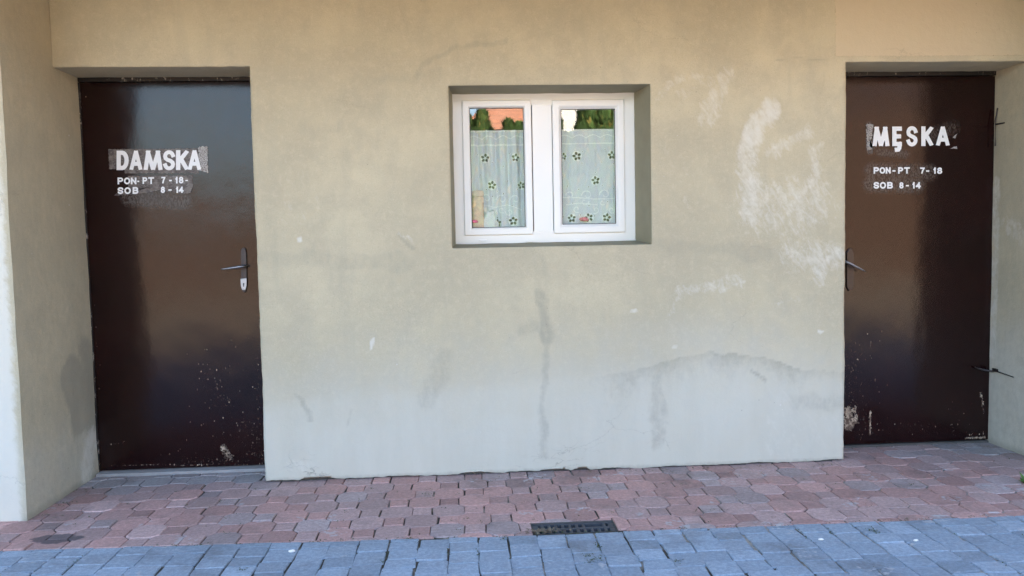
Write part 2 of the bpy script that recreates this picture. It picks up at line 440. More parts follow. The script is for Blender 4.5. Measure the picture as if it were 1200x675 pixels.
def st_right(co):
    S = np.zeros((len(co), 4)); side = np.abs(co[:, 0]-XR) < .03
    P = co[:, [1, 2]]; wob = np.array([[mnoise.noise(Vector((a*6, b*6, 5)))*.03]*2 for a, b in P]); Q = P+wob
    S[:, 2] = np.clip((.95-co[:, 2])/.6, 0, .8)
    S[:, 0] = np.where(side, np.maximum(.8*smooth(seg_d(Q, (.23, .5), (.235, 1.5)), .02, .03), .6*smooth(seg_d(Q, (.12, 1.25), (.0, 1.18)), .03, .08)), .3)
    S[:, 1] = np.where(side, np.maximum(.36, .95*np.clip((.05-co[:, 2])/.045, 0, 1)), 0)  # constant darkening paints the recess shade on this side; soil line at foot
    return S
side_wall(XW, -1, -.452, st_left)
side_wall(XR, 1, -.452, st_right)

# body of the building: room, back, roof (above and behind the frame), eaves added to shade the front
mb = MB()
RX0, RX1, RY0, RY1, RZ1 = XL0+.06, XR0-.06, FY+.09, 3.2, 2.6
mb.add([(RX0, RY0, 0), (RX1, RY0, 0), (RX1, RY1, 0), (RX0, RY1, 0), (RX0, RY0, RZ1), (RX1, RY0, RZ1), (RX1, RY1, RZ1), (RX0, RY1, RZ1)],
       [(0, 1, 2, 3), (4, 7, 6, 5), (1, 5, 6, 2), (2, 6, 7, 3), (3, 7, 4, 0)])
a0, a1, b0_, b1_ = bx0-.01, bx1+.01, bz0-.01, bz1+.01           # inner face of the front wall, round the window
q = [(RX0, RY0, 0), (RX1, RY0, 0), (RX1, RY0, RZ1), (RX0, RY0, RZ1), (a0, RY0, b0_), (a1, RY0, b0_), (a1, RY0, b1_), (a0, RY0, b1_)]
mb.add(q, [(0, 1, 5, 4), (1, 2, 6, 5), (2, 3, 7, 6), (3, 0, 4, 7)])
q2 = [(a0, RY0, b0_), (a1, RY0, b0_), (a1, RY0, b1_), (a0, RY0, b1_), (a0, FY+.02, b0_), (a1, FY+.02, b0_), (a1, FY+.02, b1_), (a0, FY+.02, b1_)]
mb.add(q2, [(0, 1, 5, 4), (1, 2, 6, 5), (2, 3, 7, 6), (3, 0, 4, 7)])
mb.build('interior_wall', M['room'], building, recalc=False)
mb = MB()
mb.add([(-6, 6, 0), (6, 6, 0), (6, 6, TOP), (-6, 6, TOP)], [(0, 1, 2, 3)])
mb.build('rear_wall', M['plaster'], building)
mb = MB()
EV = -1.6  # overhang depth set to shade the upper wall
n = 24
for k in range(n):                                   # unseen boards added low and deep to dim the upper wall
    y0 = EV+(k)*(.35-EV)/n
    mb.box((-6.2, y0, TOP), (6.2, y0+(.35-EV)/n-.004, TOP+.02))
mb.build('shade_soffit', M['shade_soffit'], building)
mb = MB()
pr = [(EV, TOP+.021), (EV, TOP+.16), (3.2, 4.6), (7, TOP+.16), (7, TOP+.021)]
vs = [(x, y, z) for x in (-6.2, 6.2) for y, z in pr]
mb.add(vs, [(0, 1, 6, 5), (1, 2, 7, 6), (2, 3, 8, 7), (3, 4, 9, 8), (4, 0, 5, 9), (0, 4, 3, 2, 1), (5, 6, 7, 8, 9)])
mb.build('roof', M['rooftile'], building)

# ------------------------------------------------------------------ doors
def door_paint(name):
    t = NT(name)
    wv = t.sep(t.attr('wear'))                      # R chips, G glue film, B scuff
    nA = t.noise(3.2, 3, .5); nB = t.noise(18, 5, .6); nC = t.noise(75, 4, .65); nD = t.noise(1, 4, .6, vec=t.mp((150, 150, 75), (5, 2, 1)))
    c = t.mix(t.ss(nA, .35, .7), (.0095, .0013, .0015), (.0145, .0024, .0025))
    c = t.mix(t.ss(nB, .5, .8, 0, .5), c, (.019, .0048, .0042))
    glue = t.ma('MULTIPLY', wv[1], t.ss(nD, .4, .62, .15, 1))
    c = t.mix(t.ma('MULTIPLY', glue, .5), c, (.30, .27, .23))
    thr = t.ma('SUBTRACT', 1.05, t.ma('MULTIPLY', wv[0], .50))
    k = t.ma('ADD', t.ma('MULTIPLY', nD, .55), t.ma('MULTIPLY', nC, .55))
    chip = t.ss(t.ma('SUBTRACT', k, thr), 0, .03)
    vf = t.mp((1, 1, .7)); fl = t.ma('MULTIPLY', t.ss(t.vor(85, vec=vf), .18, .34, 1, 0), t.ss(t.ma('SUBTRACT', t.sep(t.vor(85, vec=vf, out='Color'))[0], t.ma('SUBTRACT', 1.0, t.ma('MULTIPLY', wv[0], .13))), 0, .03))
    chip = t.ma('MAXIMUM', chip, t.ma('MULTIPLY', fl, t.ss(nC, .4, .5)))
    rim = t.ss(t.ma('SUBTRACT', k, thr), -.055, -.01)
    c = t.mix(t.ma('MULTIPLY', rim, .55), c, (.11, .085, .07))
    c = t.mix(chip, c, t.mix(t.ss(t.noise(33, 4), .42, .62), (.13, .085, .06), t.mix(nB, (.42, .30, .19), (.62, .52, .40))))
    ro = t.ma('ADD', .12, t.ma('ADD', t.ma('MULTIPLY', nB, .08), t.ma('MULTIPLY', t.ma('MAXIMUM', chip, t.ma('MAXIMUM', glue, wv[2])), .5)), clamp=True)
    h = t.ma('ADD', t.ma('MULTIPLY', nB, .5), t.ma('ADD', t.ma('MULTIPLY', nC, .22), t.ma('MULTIPLY', nA, 1.0)))
    h = t.ma('SUBTRACT', h, t.ma('MULTIPLY', rim, .5))
    return t.pbr(c, ro, t.bump(h, .18, .004), .40)
M['door'] = door_paint('brown gloss door paint')
M['painted'] = simple('brown painted metal', (.03, .015, .012), .3, .4, 60, .3)
def frame_mat():
    t = NT('chipped door frame'); n = t.noise(1, 5, .7, vec=t.mp((60, 60, 22))); b = t.noise(3, 3)
    c = t.mix(t.ss(t.ma('ADD', n, t.ma('MULTIPLY', b, .35)), .76, .80), (.010, .006, .005), (.36, .32, .27))
    return t.pbr(c, .5, t.bump(n, .5, .003))
M['frame'] = frame_mat()
def tape_mat():
    t = NT('old glue film'); n1 = t.noise(1, 5, .7, vec=t.mp((90, 90, 260))); n2 = t.noise(40, 5)
    c = t.mix(t.ss(n2, .35, .7), (.06, .042, .036), (.17, .14, .12))
    c = t.mix(t.ss(n1, .52, .7, 0, .8), c, (.36, .33, .30))
    return t.pbr(c, .42, t.bump(n1, .5, .002))
M['tape'] = tape_mat()
def tape2():
    t = NT('pale torn sticker film'); n1 = t.noise(1, 5, .75, vec=t.mp((120, 120, 230))); n2 = t.noise(60, 5)
    c = t.mix(t.ss(n1, .36, .66), (.09, .07, .06), (.62, .60, .57))
    return t.pbr(c, .5, t.bump(n1, .5, .002))
M['tape2'] = tape2()

def door_leaf(x0, x1, z0, z1, wear):
    m_ = MB(); gx = grid_lines([x0, x1], .011); gz = grid_lines([z0, z1], .011)
    for z in gz:
        for x in gx:
            y = D+.0025*mnoise.noise(Vector((x*2.2, z*1.6, 21)))+.0010*mnoise.noise(Vector((x*7, z*3.5, 22)))+.0004*mnoise.noise(Vector((x*16, z*9, 25)))
            m_.v.append((x, y, z))
    w = len(gx)
    for j in range(len(gz)-1):
        for i in range(w-1):
            m_.f.append((j*w+i, j*w+i+1, (j+1)*w+i+1, (j+1)*w+i)); m_.c.append((1,)*4); m_.m.append(0)
    e = .042; c4 = [(x0, z0), (x1, z0), (x1, z1), (x0, z1)]
    b = len(m_.v)
    for xx, zz_ in c4: m_.v.append((xx, D, zz_))
    for xx, zz_ in c4: m_.v.append((xx, D+e, zz_))
    for f in [(0, 4, 5, 1), (1, 5, 6, 2), (2, 6, 7, 3), (3, 7, 4, 0), (4, 7, 6, 5)]:
        m_.f.append(tuple(b+i for i in f)); m_.c.append((1,)*4); m_.m.append(0)
    o = m_.build('door', M['door'], building, recalc=False)
    n = len(o.data.vertices); co = np.empty(n*3); o.data.vertices.foreach_get('co', co); co = co.reshape(-1, 3)
    a = o.data.attributes.new('wear', 'FLOAT_COLOR', 'POINT'); a.data.foreach_set('color', np.asarray(wear(co[:, [0, 2]]), dtype=np.float32).ravel())
    for p in o.data.polygons: p.use_smooth = p.normal.y < -.9
    return o
WD = lambda u, v: W2(u, v, D)
PD = 4.69e-3
def wear_fn(chips, glue, scuff=()):
    def fn(P):
        S = np.zeros((len(P), 4)); S[:, 3] = 1
        for ch, L in ((0, chips), (1, glue), (2, scuff)):
            for a, b, r, so, w in L:
                S[:, ch] = np.maximum(S[:, ch], w*smooth(seg_d(P, WD(*a), WD(*b)), r*PD, so*PD))
        return S
    return fn
dl = [WD(93, 97), WD(291, 96), WD(309, 545), WD(116, 549)]
LX0, LX1, LZ0, LZ1 = -1.992, XL0-.062, .022, at(190, 96.5, D).z
left = door_leaf(LX0, LX1, LZ0, LZ1, wear_fn(
    [((258, 450), (262, 470), 6, 22, .74), ((240, 440), (250, 470), 4, 30, .66), ((300, 420), (306, 545), 1, 12, .72), ((215, 540), (305, 540), 2, 14, .74),
     ((262, 525), (268, 535), 3, 6, 1.05), ((285, 500), (300, 530), 6, 26, .74), ((112, 400), (116, 548), 0, 7, .75), ((125, 522), (145, 518), 0, 5, .9),
     ((130, 545), (308, 545), 0, 4, .95), ((255, 500), (300, 530), 20, 50, .62), ((240, 430), (290, 470), 14, 40, .5), ((200, 520), (300, 530), 8, 40, .5), ((97, 100), (98, 140), 1, 5, .72), ((108, 300), (110, 420), 0, 5, .66), ((290, 340), (294, 400), 1, 8, .6), ((137, 380), (142, 450), 0, 3, .6)],
    [((150, 232), (215, 236), 4, 8, .35)]))
tag(left, 'brown gloss door lettered DAMSKA with opening hours, chipped at its foot')
RDX0, RDX1 = XR0+.02, at(1166, 100, D).x
right = door_leaf(RDX0, RDX1, .018, at(1080, 90, D).z, wear_fn(
    [((994, 482), (995, 499), 4, 9, 1.15), ((1002, 478), (1003, 495), 1, 4, 1.15), ((1021, 398), (1021, 420), 0, 2, 1.0), ((1021, 428), (1021, 448), 0, 2, .95), ((1020, 482), (1019, 510), 0, 3, 1.25),
     ((1000, 420), (1008, 505), 8, 26, .72), ((1150, 460), (1153, 482), 1, 4, 1.0), ((1132, 514), (1155, 513), 0, 4, 1.3), ((1152, 505), (1155, 515), 0, 4, 1.1),
     ((1060, 500), (1140, 505), 4, 20, .68), ((1000, 400), (1030, 510), 14, 40, .60), ((1120, 480), (1140, 510), 6, 20, .66), ((1163, 150), (1163, 168), 0, 4, .8), ((1150, 256), (1157, 253), 0, 3, .9)],
    [((1019, 148), (1020, 176), 2, 4, 1.0), ((1022, 200), (1090, 202), 4, 10, .4), ((1020, 216), (1075, 217), 5, 8, .45), ((1030, 178), (1062, 181), 1, 6, .45), ((1090, 160), (1116, 150), 2, 12, .3)]))
tag(right, 'brown gloss door lettered MĘSKA with opening hours, cream paint chips at its lower corner')

def frame_for(door, x0, x1, z1, wall_x, wall_in):
    m_ = MB(); y0, y1 = D-.012, D+.05
    m_.box((x0, y0, z1+.004), (x1, y1, HT+.01))
    m_.box((min(wall_x), y0+.004, 0), (max(wall_x), y1, z1+.002))
    m_.box((min(wall_in), D+.02, 0), (max(wall_in), D+.055, z1+.002))
    o = m_.build('door_frame', M['frame'], door, bevel=.002)
    m2 = MB(); m2.add([(x0-.1, D+.06, 0), (x1+.1, D+.06, 0), (x1+.1, D+.06, HT+.05), (x0-.1, D+.06, HT+.05)], [(0, 1, 2, 3)])
    m2.build('door_backing', M['black'], door)
frame_for(left, XW+.0, XL0, LZ1, (XW-.02, LX0-.002), (LX1-.01, XL0+.02))
frame_for(right, XR0, XR, at(1080, 90, D).z, (RDX1+.002, XR+.02), (XR0-.02, RDX0+.01))

# thresholds
mb = MB(); mb.box((XW+.005, D-.055, -.02), (XL0-.003, D+.05, .0165))
mb.build('threshold', M['concrete'], building, bevel=.004)
mb = MB(); mb.box((XR0+.003, D-.008, -.02), (XR-.003, D+.05, .011))
mb.build('threshold', M['foot'], building, bevel=.004)

# lettering -----------------------------------------------------------
def arc(cx, cy, rx, ry, a0, a1, n=10):
    return [(cx+rx*math.cos(rad(a0+(a1-a0)*i/n)), cy+ry*math.sin(rad(a0+(a1-a0)*i/n))) for i in range(n+1)]
G = {   # centre lines in a unit box, y up
 'D': [[(0, 0), (0, 1)], [(0, 1), (.45, 1)]+arc(.45, .5, .55, .5, 90, -90)[1:-1]+[(.45, 0), (0, 0)]],
 'A': [[(0, 0), (.46, 1)], [(1, 0), (.54, 1)], [(.2, .27), (.8, .27)]],
 'M': [[(0, 0), (.16, 1)], [(.16, 1), (.47, 0)], [(.53, 0), (.84, 1)], [(.84, 1), (1, 0)]],
 'S': [arc(.5, .74, .5, .26, 15, 180, 9)+[(.06, .62), (.3, .53), (.7, .46), (.95, .36)]+arc(.5, .26, .5, .26, 0, -165, 9)],
 'K': [[(0, 0), (0, 1)], [(1, 1), (.1, .42)], [(.32, .6), (1, 0)]],
 'E': [[(0, 0), (0, 1)], [(0, 1), (1, 1)], [(0, .5), (.85, .5)], [(0, 0), (1, 0)]],
 'Ę': [[(0, 0), (0, 1)], [(0, 1), (1, 1)], [(0, .5), (.85, .5)], [(0, 0), (1, 0)], [(.85, 0), (.95, -.12), (.9, -.26), (.72, -.36), (.45, -.37)]],
 'P': [[(0, 0), (0, 1)], [(0, 1), (.6, 1)]+arc(.6, .73, .4, .27, 90, -90, 8)[1:]+[(0, .46)]],
 'O': [arc(.5, .5, .5, .5, 0, 360, 20)],
 'N': [[(0, 0), (0, 1)], [(0, 1), (1, 0)], [(1, 0), (1, 1)]],
 'T': [[(0, 1), (1, 1)], [(.5, 1), (.5, 0)]],
 'B': [[(0, 0), (0, 1)], [(0, 1), (.6, 1)]+arc(.58, .76, .36, .24, 90, -90, 8)[1:]+[(0, .52)], [(0, .52), (.6, .52)]+arc(.6, .26, .4, .26, 90, -90, 8)[1:]+[(0, 0)]],
 '7': [[(0, 1), (1, 1)], [(1, 1), (.55, .45), (.35, 0)]],
 '1': [[(.75, 0), (.75, 1)], [(.75, 1), (.1, .72)]],
 '8': [arc(.5, .76, .42, .24, -90, 270, 14), arc(.5, .26, .5, .26, -90, 270, 14)],
 '4': [[(.72, 0), (.72, 1)], [(.72, 1), (0, .3)], [(0, .3), (1, .3)]],
 '-': [[(0, .45), (1, .45)]],
}
def lettering(door, items):
    g = [[items[0]]]
    for a, b in zip(items[:-1], items[1:]):
        if b[1]-a[2] > 4: g.append([])
        g[-1].append(b)
    for q in g: word(door, q)
def word(door, items):
    """items: (glyph, u0, u1, vtop, vbottom, stroke px[, horizontal stroke])"""
    m_ = MB(); k = 0
    for g, ua, ub, vt, vb, sw in items:
        for line in G[g]:
            hw = sw/2; k += 1
            inx = min(hw, (ub-ua)/2*.8)
            pts = [Vector((ua+inx+(ub-ua-2*inx)*x, vb-hw-(vb-vt-2*hw)*y)) for x, y in line]
            closed = (pts[0]-pts[-1]).length < 1e-4
            if closed: pts = pts[:-1]
            n = len(pts); L = []; R_ = []
            for i in range(n):
                p0 = pts[(i-1) % n] if (closed or i > 0) else pts[i]; p1 = pts[(i+1) % n] if (closed or i < n-1) else pts[i]
                d0 = (pts[i]-p0); d1 = (p1-pts[i])
                d0 = d0.normalized() if d0.length > 0 else d1.normalized(); d1 = d1.normalized() if d1.length > 0 else d0
                n0 = Vector((-d0.y, d0.x)); n1 = Vector((-d1.y, d1.x)); mt = (n0+n1).normalized(); s_ = hw/max(mt.dot(n0), .55)
                ext = Vector((0, 0))
                if not closed and i == 0: ext = -d1*hw*.98
                if not closed and i == n-1: ext = d0*hw*.98
                L.append(pts[i]+mt*s_+ext); R_.append(pts[i]-mt*s_+ext)
            # straight ends finish on the box, not beyond it
            clampv = lambda q: Vector((q.x, min(max(q.y, vt), vb) if g != 'Ę' else max(q.y, vt)))
            L = [clampv(q) for q in L]; R_ = [clampv(q) for q in R_]
            Y = D-.0042-.00006*k
            vs = []
            for a, b in zip(L, R_): vs += [at(a.x, a.y, Y), at(b.x, b.y, Y)]
            rng = range(n) if closed else range(n-1)
            m_.add(vs, [(2*i, 2*((i+1) % n), 2*((i+1) % n)+1, 2*i+1) for i in rng])
    o = m_.build('lettering', M['letter'], door)
    return o
lettering(left, [('D', 136.6, 150.8, 176.5, 199.3, 5), ('A', 152, 166.6, 176.3, 199.3, 4.6), ('M', 168.4, 190.3, 176.2, 199.4, 5), ('S', 191.2, 205, 176, 199.6, 4.6), ('K', 206.2, 220.6, 175.8, 199.4, 5.2), ('A', 220.4, 235.4, 175.8, 199.3, 4.6)])
lettering(left, [('P', 137.8, 144.4, 208, 216, 1.9), ('O', 145.2, 152.7, 208, 216, 1.9), ('N', 153.3, 159.9, 208, 216, 2), ('-', 160.8, 163.2, 208.5, 216, 1.7), ('P', 167, 172.6, 207.6, 215.6, 1.8), ('T', 173.6, 180.6, 207.6, 215.6, 1.8),
                 ('7', 189, 193.8, 207.2, 215, 1.8), ('-', 198.2, 201.4, 207.5, 215, 1.7), ('1', 205.4, 208.4, 207, 215, 1.9), ('8', 209.6, 215, 207, 215, 1.8), ('-', 217.2, 220.2, 207.3, 215, 1.5)])
lettering(left, [('S', 137.8, 144.6, 219.4, 227.4, 1.9), ('O', 145.6, 153.4, 219.4, 227.4, 1.9), ('B', 155.4, 162.2, 219.2, 227.2, 1.9), ('8', 188.4, 193.3, 218.6, 226.2, 1.8), ('-', 197.2, 201.2, 218.7, 226, 1.7), ('1', 206, 209, 218.6, 226.2, 1.9), ('4', 209.4, 215.2, 218.6, 226.2, 1.8)])
lettering(right, [('M', 1022.6, 1042.2, 148.3, 171.4, 5), ('Ę', 1045.6, 1057, 148.3, 171.3, 5), ('S', 1062.2, 1075.2, 147.8, 171.6, 4.5), ('K', 1079.6, 1093.3, 148, 171.2, 5), ('A', 1097.2, 1112.6, 148, 170.8, 4.7)])
lettering(right, [('P', 1023.7, 1030.2, 195.8, 203.6, 1.9), ('O', 1030.6, 1037.5, 195.8, 203.6, 1.9), ('N', 1037.9, 1043.8, 195.8, 203.5, 1.9), ('-', 1045.8, 1049.4, 196.4, 203.6, 1.8), ('P', 1052.4, 1058.4, 195.9, 203.6, 1.9), ('T', 1059.4, 1066.2, 195.9, 203.6, 1.9),
                  ('7', 1078.2, 1083.7, 196.2, 203.6, 1.8), ('-', 1085.2, 1089, 196.6, 203.7, 1.7), ('1', 1093.6, 1097, 196.2, 203.8, 1.9), ('8', 1098.2, 1104.2, 196.2, 203.8, 1.8)])
lettering(right, [('S', 1023.7, 1030.2, 213.2, 221.2, 1.9), ('O', 1031, 1038.4, 213.2, 221.2, 1.9), ('B', 1039.6, 1046.4, 213.2, 221.1, 1.9), ('8', 1053.8, 1058.9, 213.4, 221, 1.8), ('-', 1061.5, 1065.1, 213.6, 221, 1.7), ('1', 1069, 1072.2, 213.3, 221, 1.9), ('4', 1073.2, 1079.2, 213.3, 221, 1.8)])
def film(door, pts, mat, name='sticker_residue', off=.0018, rag=.5):
    """torn film of an old sticker: a ragged outline of its own"""
    m_ = MB(); P = []
    for i in range(len(pts)):
        a = Vector(pts[i]); b = Vector(pts[(i+1) % len(pts)]); n = max(2, int((b-a).length/1.6))
        for k in range(n):
            q = a.lerp(b, k/n); q += Vector((random.uniform(-rag, rag), random.uniform(-rag, rag))); P.append(q)
    c = sum(P, Vector((0, 0)))/len(P)
    vs = [at(c.x, c.y, D-off)]+[at(q.x, q.y, D-off) for q in P]; n = len(P)
    m_.add(vs, [(0, 1+i, 1+(i+1) % n) for i in range(n)])
    return m_.build(name, mat, door)
film(left, [(127, 175), (232, 174), (233, 203), (146, 203), (146, 199), (128, 198)], M['tape'])
film(left, [(232.5, 172), (243.4, 171), (244, 203.4), (237, 200), (232.8, 199)], M['tape2'], off=.0025, rag=.7)
film(left, [(150, 206.2), (225.5, 205.6), (226, 216.5), (224, 226), (216, 226.8), (206, 225.2), (186, 223.2), (165, 227.4), (134, 229.4), (136, 226.5), (150, 226)], M['tape'], off=.0022)
film(right, [(1015, 145.5), (1023, 146), (1022, 160), (1020, 172), (1024, 175.5), (1016, 176)], M['tape2'], off=.002, rag=.8)
film(right, [(1116, 161.5), (1122, 156), (1119.5, 162.4)], M['tape2'], off=.002, rag=.4)
film(right, [(1112, 174), (1121, 171.4), (1122, 174.3)], M['tape2'], off=.002, rag=.3)

# handles -------------------------------------------------------------
def handle(door, plate, lev, lock, pm='oldsteel'):
    def prism(pts, y0, y1, mat, name):
        m_ = MB(); n = len(pts)
        vs = [at(u, v, D) for u, v in pts]; vs = [(p.x, y1, p.z) for p in vs]+[(p.x, y0, p.z) for p in vs]
        m_.add(vs, [tuple(range(n)), tuple(range(n, 2*n))[::-1]]+[(i, (i+1) % n, n+(i+1) % n, n+i) for i in range(n)])
        return m_.build(name, mat, door, bevel=.0012)
    prism(plate, D-.012, D+.002, M[pm], 'handle_plate')
    if lock:
        prism(lock, D-.0145, D-.0125, M['steel'], 'lock_plate')
        cx = sum(p[0] for p in lock)/len(lock); cy = sum(p[1] for p in lock)/len(lock)
        prism([(cx-.7, cy-2.0), (cx+.7, cy-2.0), (cx+.9, cy-.8), (cx+.5, cy), (cx+.5, cy+2.2), (cx-.5, cy+2.2), (cx-.5, cy), (cx-.9, cy-.8)], D-.0158, D-.0148, M['black'], 'keyhole')
    m_ = MB(); a, b = at(*lev[0], D-.05), at(*lev[1], D-.052)
    base = Vector((a.x, D-.008, a.z))
    m_.tube([base, Vector((a.x, D-.035, a.z)), a, a.lerp(b, .15), a.lerp(b, .5), a.lerp(b, .85), b], [.010, .009, .0105, .0105, .009, .006, .003], 12, flat=.75)
    m_.build('handle', M['steel'], door, smooth=True)
handle(left, [(282.8, 295), (283.6, 291.5), (286, 290), (288.2, 291.5), (289.2, 297), (289.8, 315), (289.6, 336), (288.6, 341), (286.6, 343), (284.6, 341), (283.4, 335), (282.8, 315)],
       [(285.5, 312), (258.5, 315.8)], [(282.6, 326.5), (290, 326), (289.8, 335), (288.5, 339.6), (284.5, 339.6), (283, 335)])
handle(right, [(991.5, 296), (994, 291.5), (997, 291), (999.5, 296), (1000, 315), (999.5, 334), (997, 340), (994, 341), (991.5, 336)],
       [(991, 306.5), (1015, 318.5)], None, 'painted')
# iron hold-open hook on the right side wall
mb = MB()
hp = at(1163, 434, D-.03)
mb.tube([(XR+.01, D-.045, hp.z), (XR-.02, D-.05, hp.z-.002), (XR-.05, D-.03, hp.z+.003), (XR-.085, D-.016, hp.z+.012), (XR-.1, D-.014, hp.z+.02)], [.005, .0055, .006, .0045, .003], 8)
mb.box((XR-.008, D-.075, hp.z-.004), (XR+.004, D-.03, hp.z+.014))
mb.tube([(XR-.004, D-.06, hp.z), (XR-.016, D-.22, hp.z-.006)], [.004, .0025], 8)
mb.build('hook', M['oldsteel'], building, bevel=.001)
mb = MB(); hp = at(1166, 146, D-.02)
mb.tube([(XR-.002, D-.03, hp.z+.09), (XR-.014, D-.03, hp.z+.02), (XR-.012, D-.03, hp.z-.12)], .0035, 8)
mb.tube([(XR-.012, D-.03, hp.z), (XR+.002, D-.09, hp.z)], .004, 8)
mb.build('wire_hook', M['oldsteel'], building)

# ------------------------------------------------------------------ window
mb = MB()
x0, x1, z0, z1 = bx0, bx1, bz0, bz1
mb.ring(x0-.006, x1+.006, z0-.006, z1+.006, [(0, FY+.06), (0, FY), (.003, FY-.003), (.065, FY-.003), (.066, FY+.004), (.066, FY+.06)])
mx0, _ = W2(625.5, 200, FY); mx1, _ = W2(646.5, 200, FY)
mb.box((mx0-.004, FY-.0015, z0+.035), (mx1+.004, FY+.055, z1-.035))
for u in (566, 621, 676):
    p = at(u, 282, FY); mb.box((p.x-.02, FY-.011, p.z-.007), (p.x+.02, FY-.002, p.z+.005))
window = mb.build('window', M['pvc'], building, bevel=.0015)
tag(window, 'white double casement window set deep in the wall')
def glass_mat():
    t = NT('window glass')
    lw = t.n('ShaderNodeLayerWeight'); lw.inputs[0].default_value = .5
    f = t.ma('ADD', .085, t.ma('MULTIPLY', t.ma('POWER', lw.outputs['Facing'], 5), .8))
    tr = t.n('ShaderNodeBsdfTransparent'); tr.inputs[0].default_value = (.97, .985, .98, 1)
    gl = t.n('ShaderNodeBsdfGlossy'); gl.inputs['Roughness'].default_value = .0; gl.inputs[0].default_value = (1, 1, 1, 1)
    nn = t.noise(2.2, 2); t.put(gl.inputs['Normal'], t.bump(nn, .02, .01))
    mx = t.n('ShaderNodeMixShader'); t.put(mx.inputs[0], f); t.put(mx.inputs[1], tr.outputs[0]); t.put(mx.inputs[2], gl.outputs[0])
    return t.shader(mx.outputs[0])
M['glass'] = glass_mat()
panes = []
for (ua, va, ub, vb), (ga, gva, gb, gvb) in (((541, 117.5, 625, 274.5), (550, 128, 616, 263.5)), ((647, 117, 733, 272), (657, 128, 722, 261.5))):
    sx0, sz1 = W2(ua, va, FY-.014); sx1, sz0 = W2(ub, vb, FY-.014)
    gx0, gz1 = W2(ga, gva, FY); gx1, gz0 = W2(gb, gvb, FY)
    i = .5*((gx0-sx0)+(sx1-gx1)); i = min(i, .06)
    mb = MB()
    mb.ring(sx0, sx1, sz0, sz1, [(0, FY+.04), (0, FY-.010), (.003, FY-.014), (.030, FY-.014), (.033, FY-.0125), (.035, FY-.0125), (i-.003, FY-.001), (i, FY+.002), (i, FY+.04)])
    mb.build('sash', M['pvc'], window, bevel=.001)
    mb = MB()
    mb.ring(sx0+i-.004, sx1-i+.004, sz0+i-.004, sz1-i+.004, [(0, FY+.003), (.007, FY+.003), (.007, FY+.012)])
    mb.build('seal', M['seal'], window)
    mb = MB(); e = i-.003
    mb.box((sx0+e, FY+.006, sz0+e), (sx1-e, FY+.010, sz1-e))
    mb.build('pane', M['glass'], window)
    panes.append((sx0+i, sx1-i, sz0+i, sz1-i))
mb = MB(); mb.box((x0-.01, FY+.06, panes[0][2]-.03), (x1+.01, FY+.30, panes[0][2]-.004))
mb.build('sill', M['pvc'], window)

# curtains ------------------------------------------------------------
def fabric(name, col, trans, dens):
    t = NT(name); w = t.noise(1, 2, .5, vec=t.mp((700, 700, 700)))
    d = t.n('ShaderNodeBsdfDiffuse'); d.inputs[0].default_value = (*col, 1)
    l = t.n('ShaderNodeBsdfTranslucent'); l.inputs[0].default_value = (*col, 1)
    a = t.n('ShaderNodeMixShader'); a.inputs[0].default_value = .06; t.put(a.inputs[1], d.outputs[0]); t.put(a.inputs[2], l.outputs[0])
    tr = t.n('ShaderNodeBsdfTransparent'); b = t.n('ShaderNodeMixShader')
    t.put(b.inputs[0], t.ma('ADD', trans-.08, t.ma('MULTIPLY', w, .16))); t.put(b.inputs[1], a.outputs[0]); t.put(b.inputs[2], tr.outputs[0])
    return t.shader(b.outputs[0])
M['voile'] = fabric('sheer voile', (.88, .90, .95), .12, 0)
M['thread'] = fabric('white embroidery', (.97, .97, .97), .0, 0)
CY = FY+.052
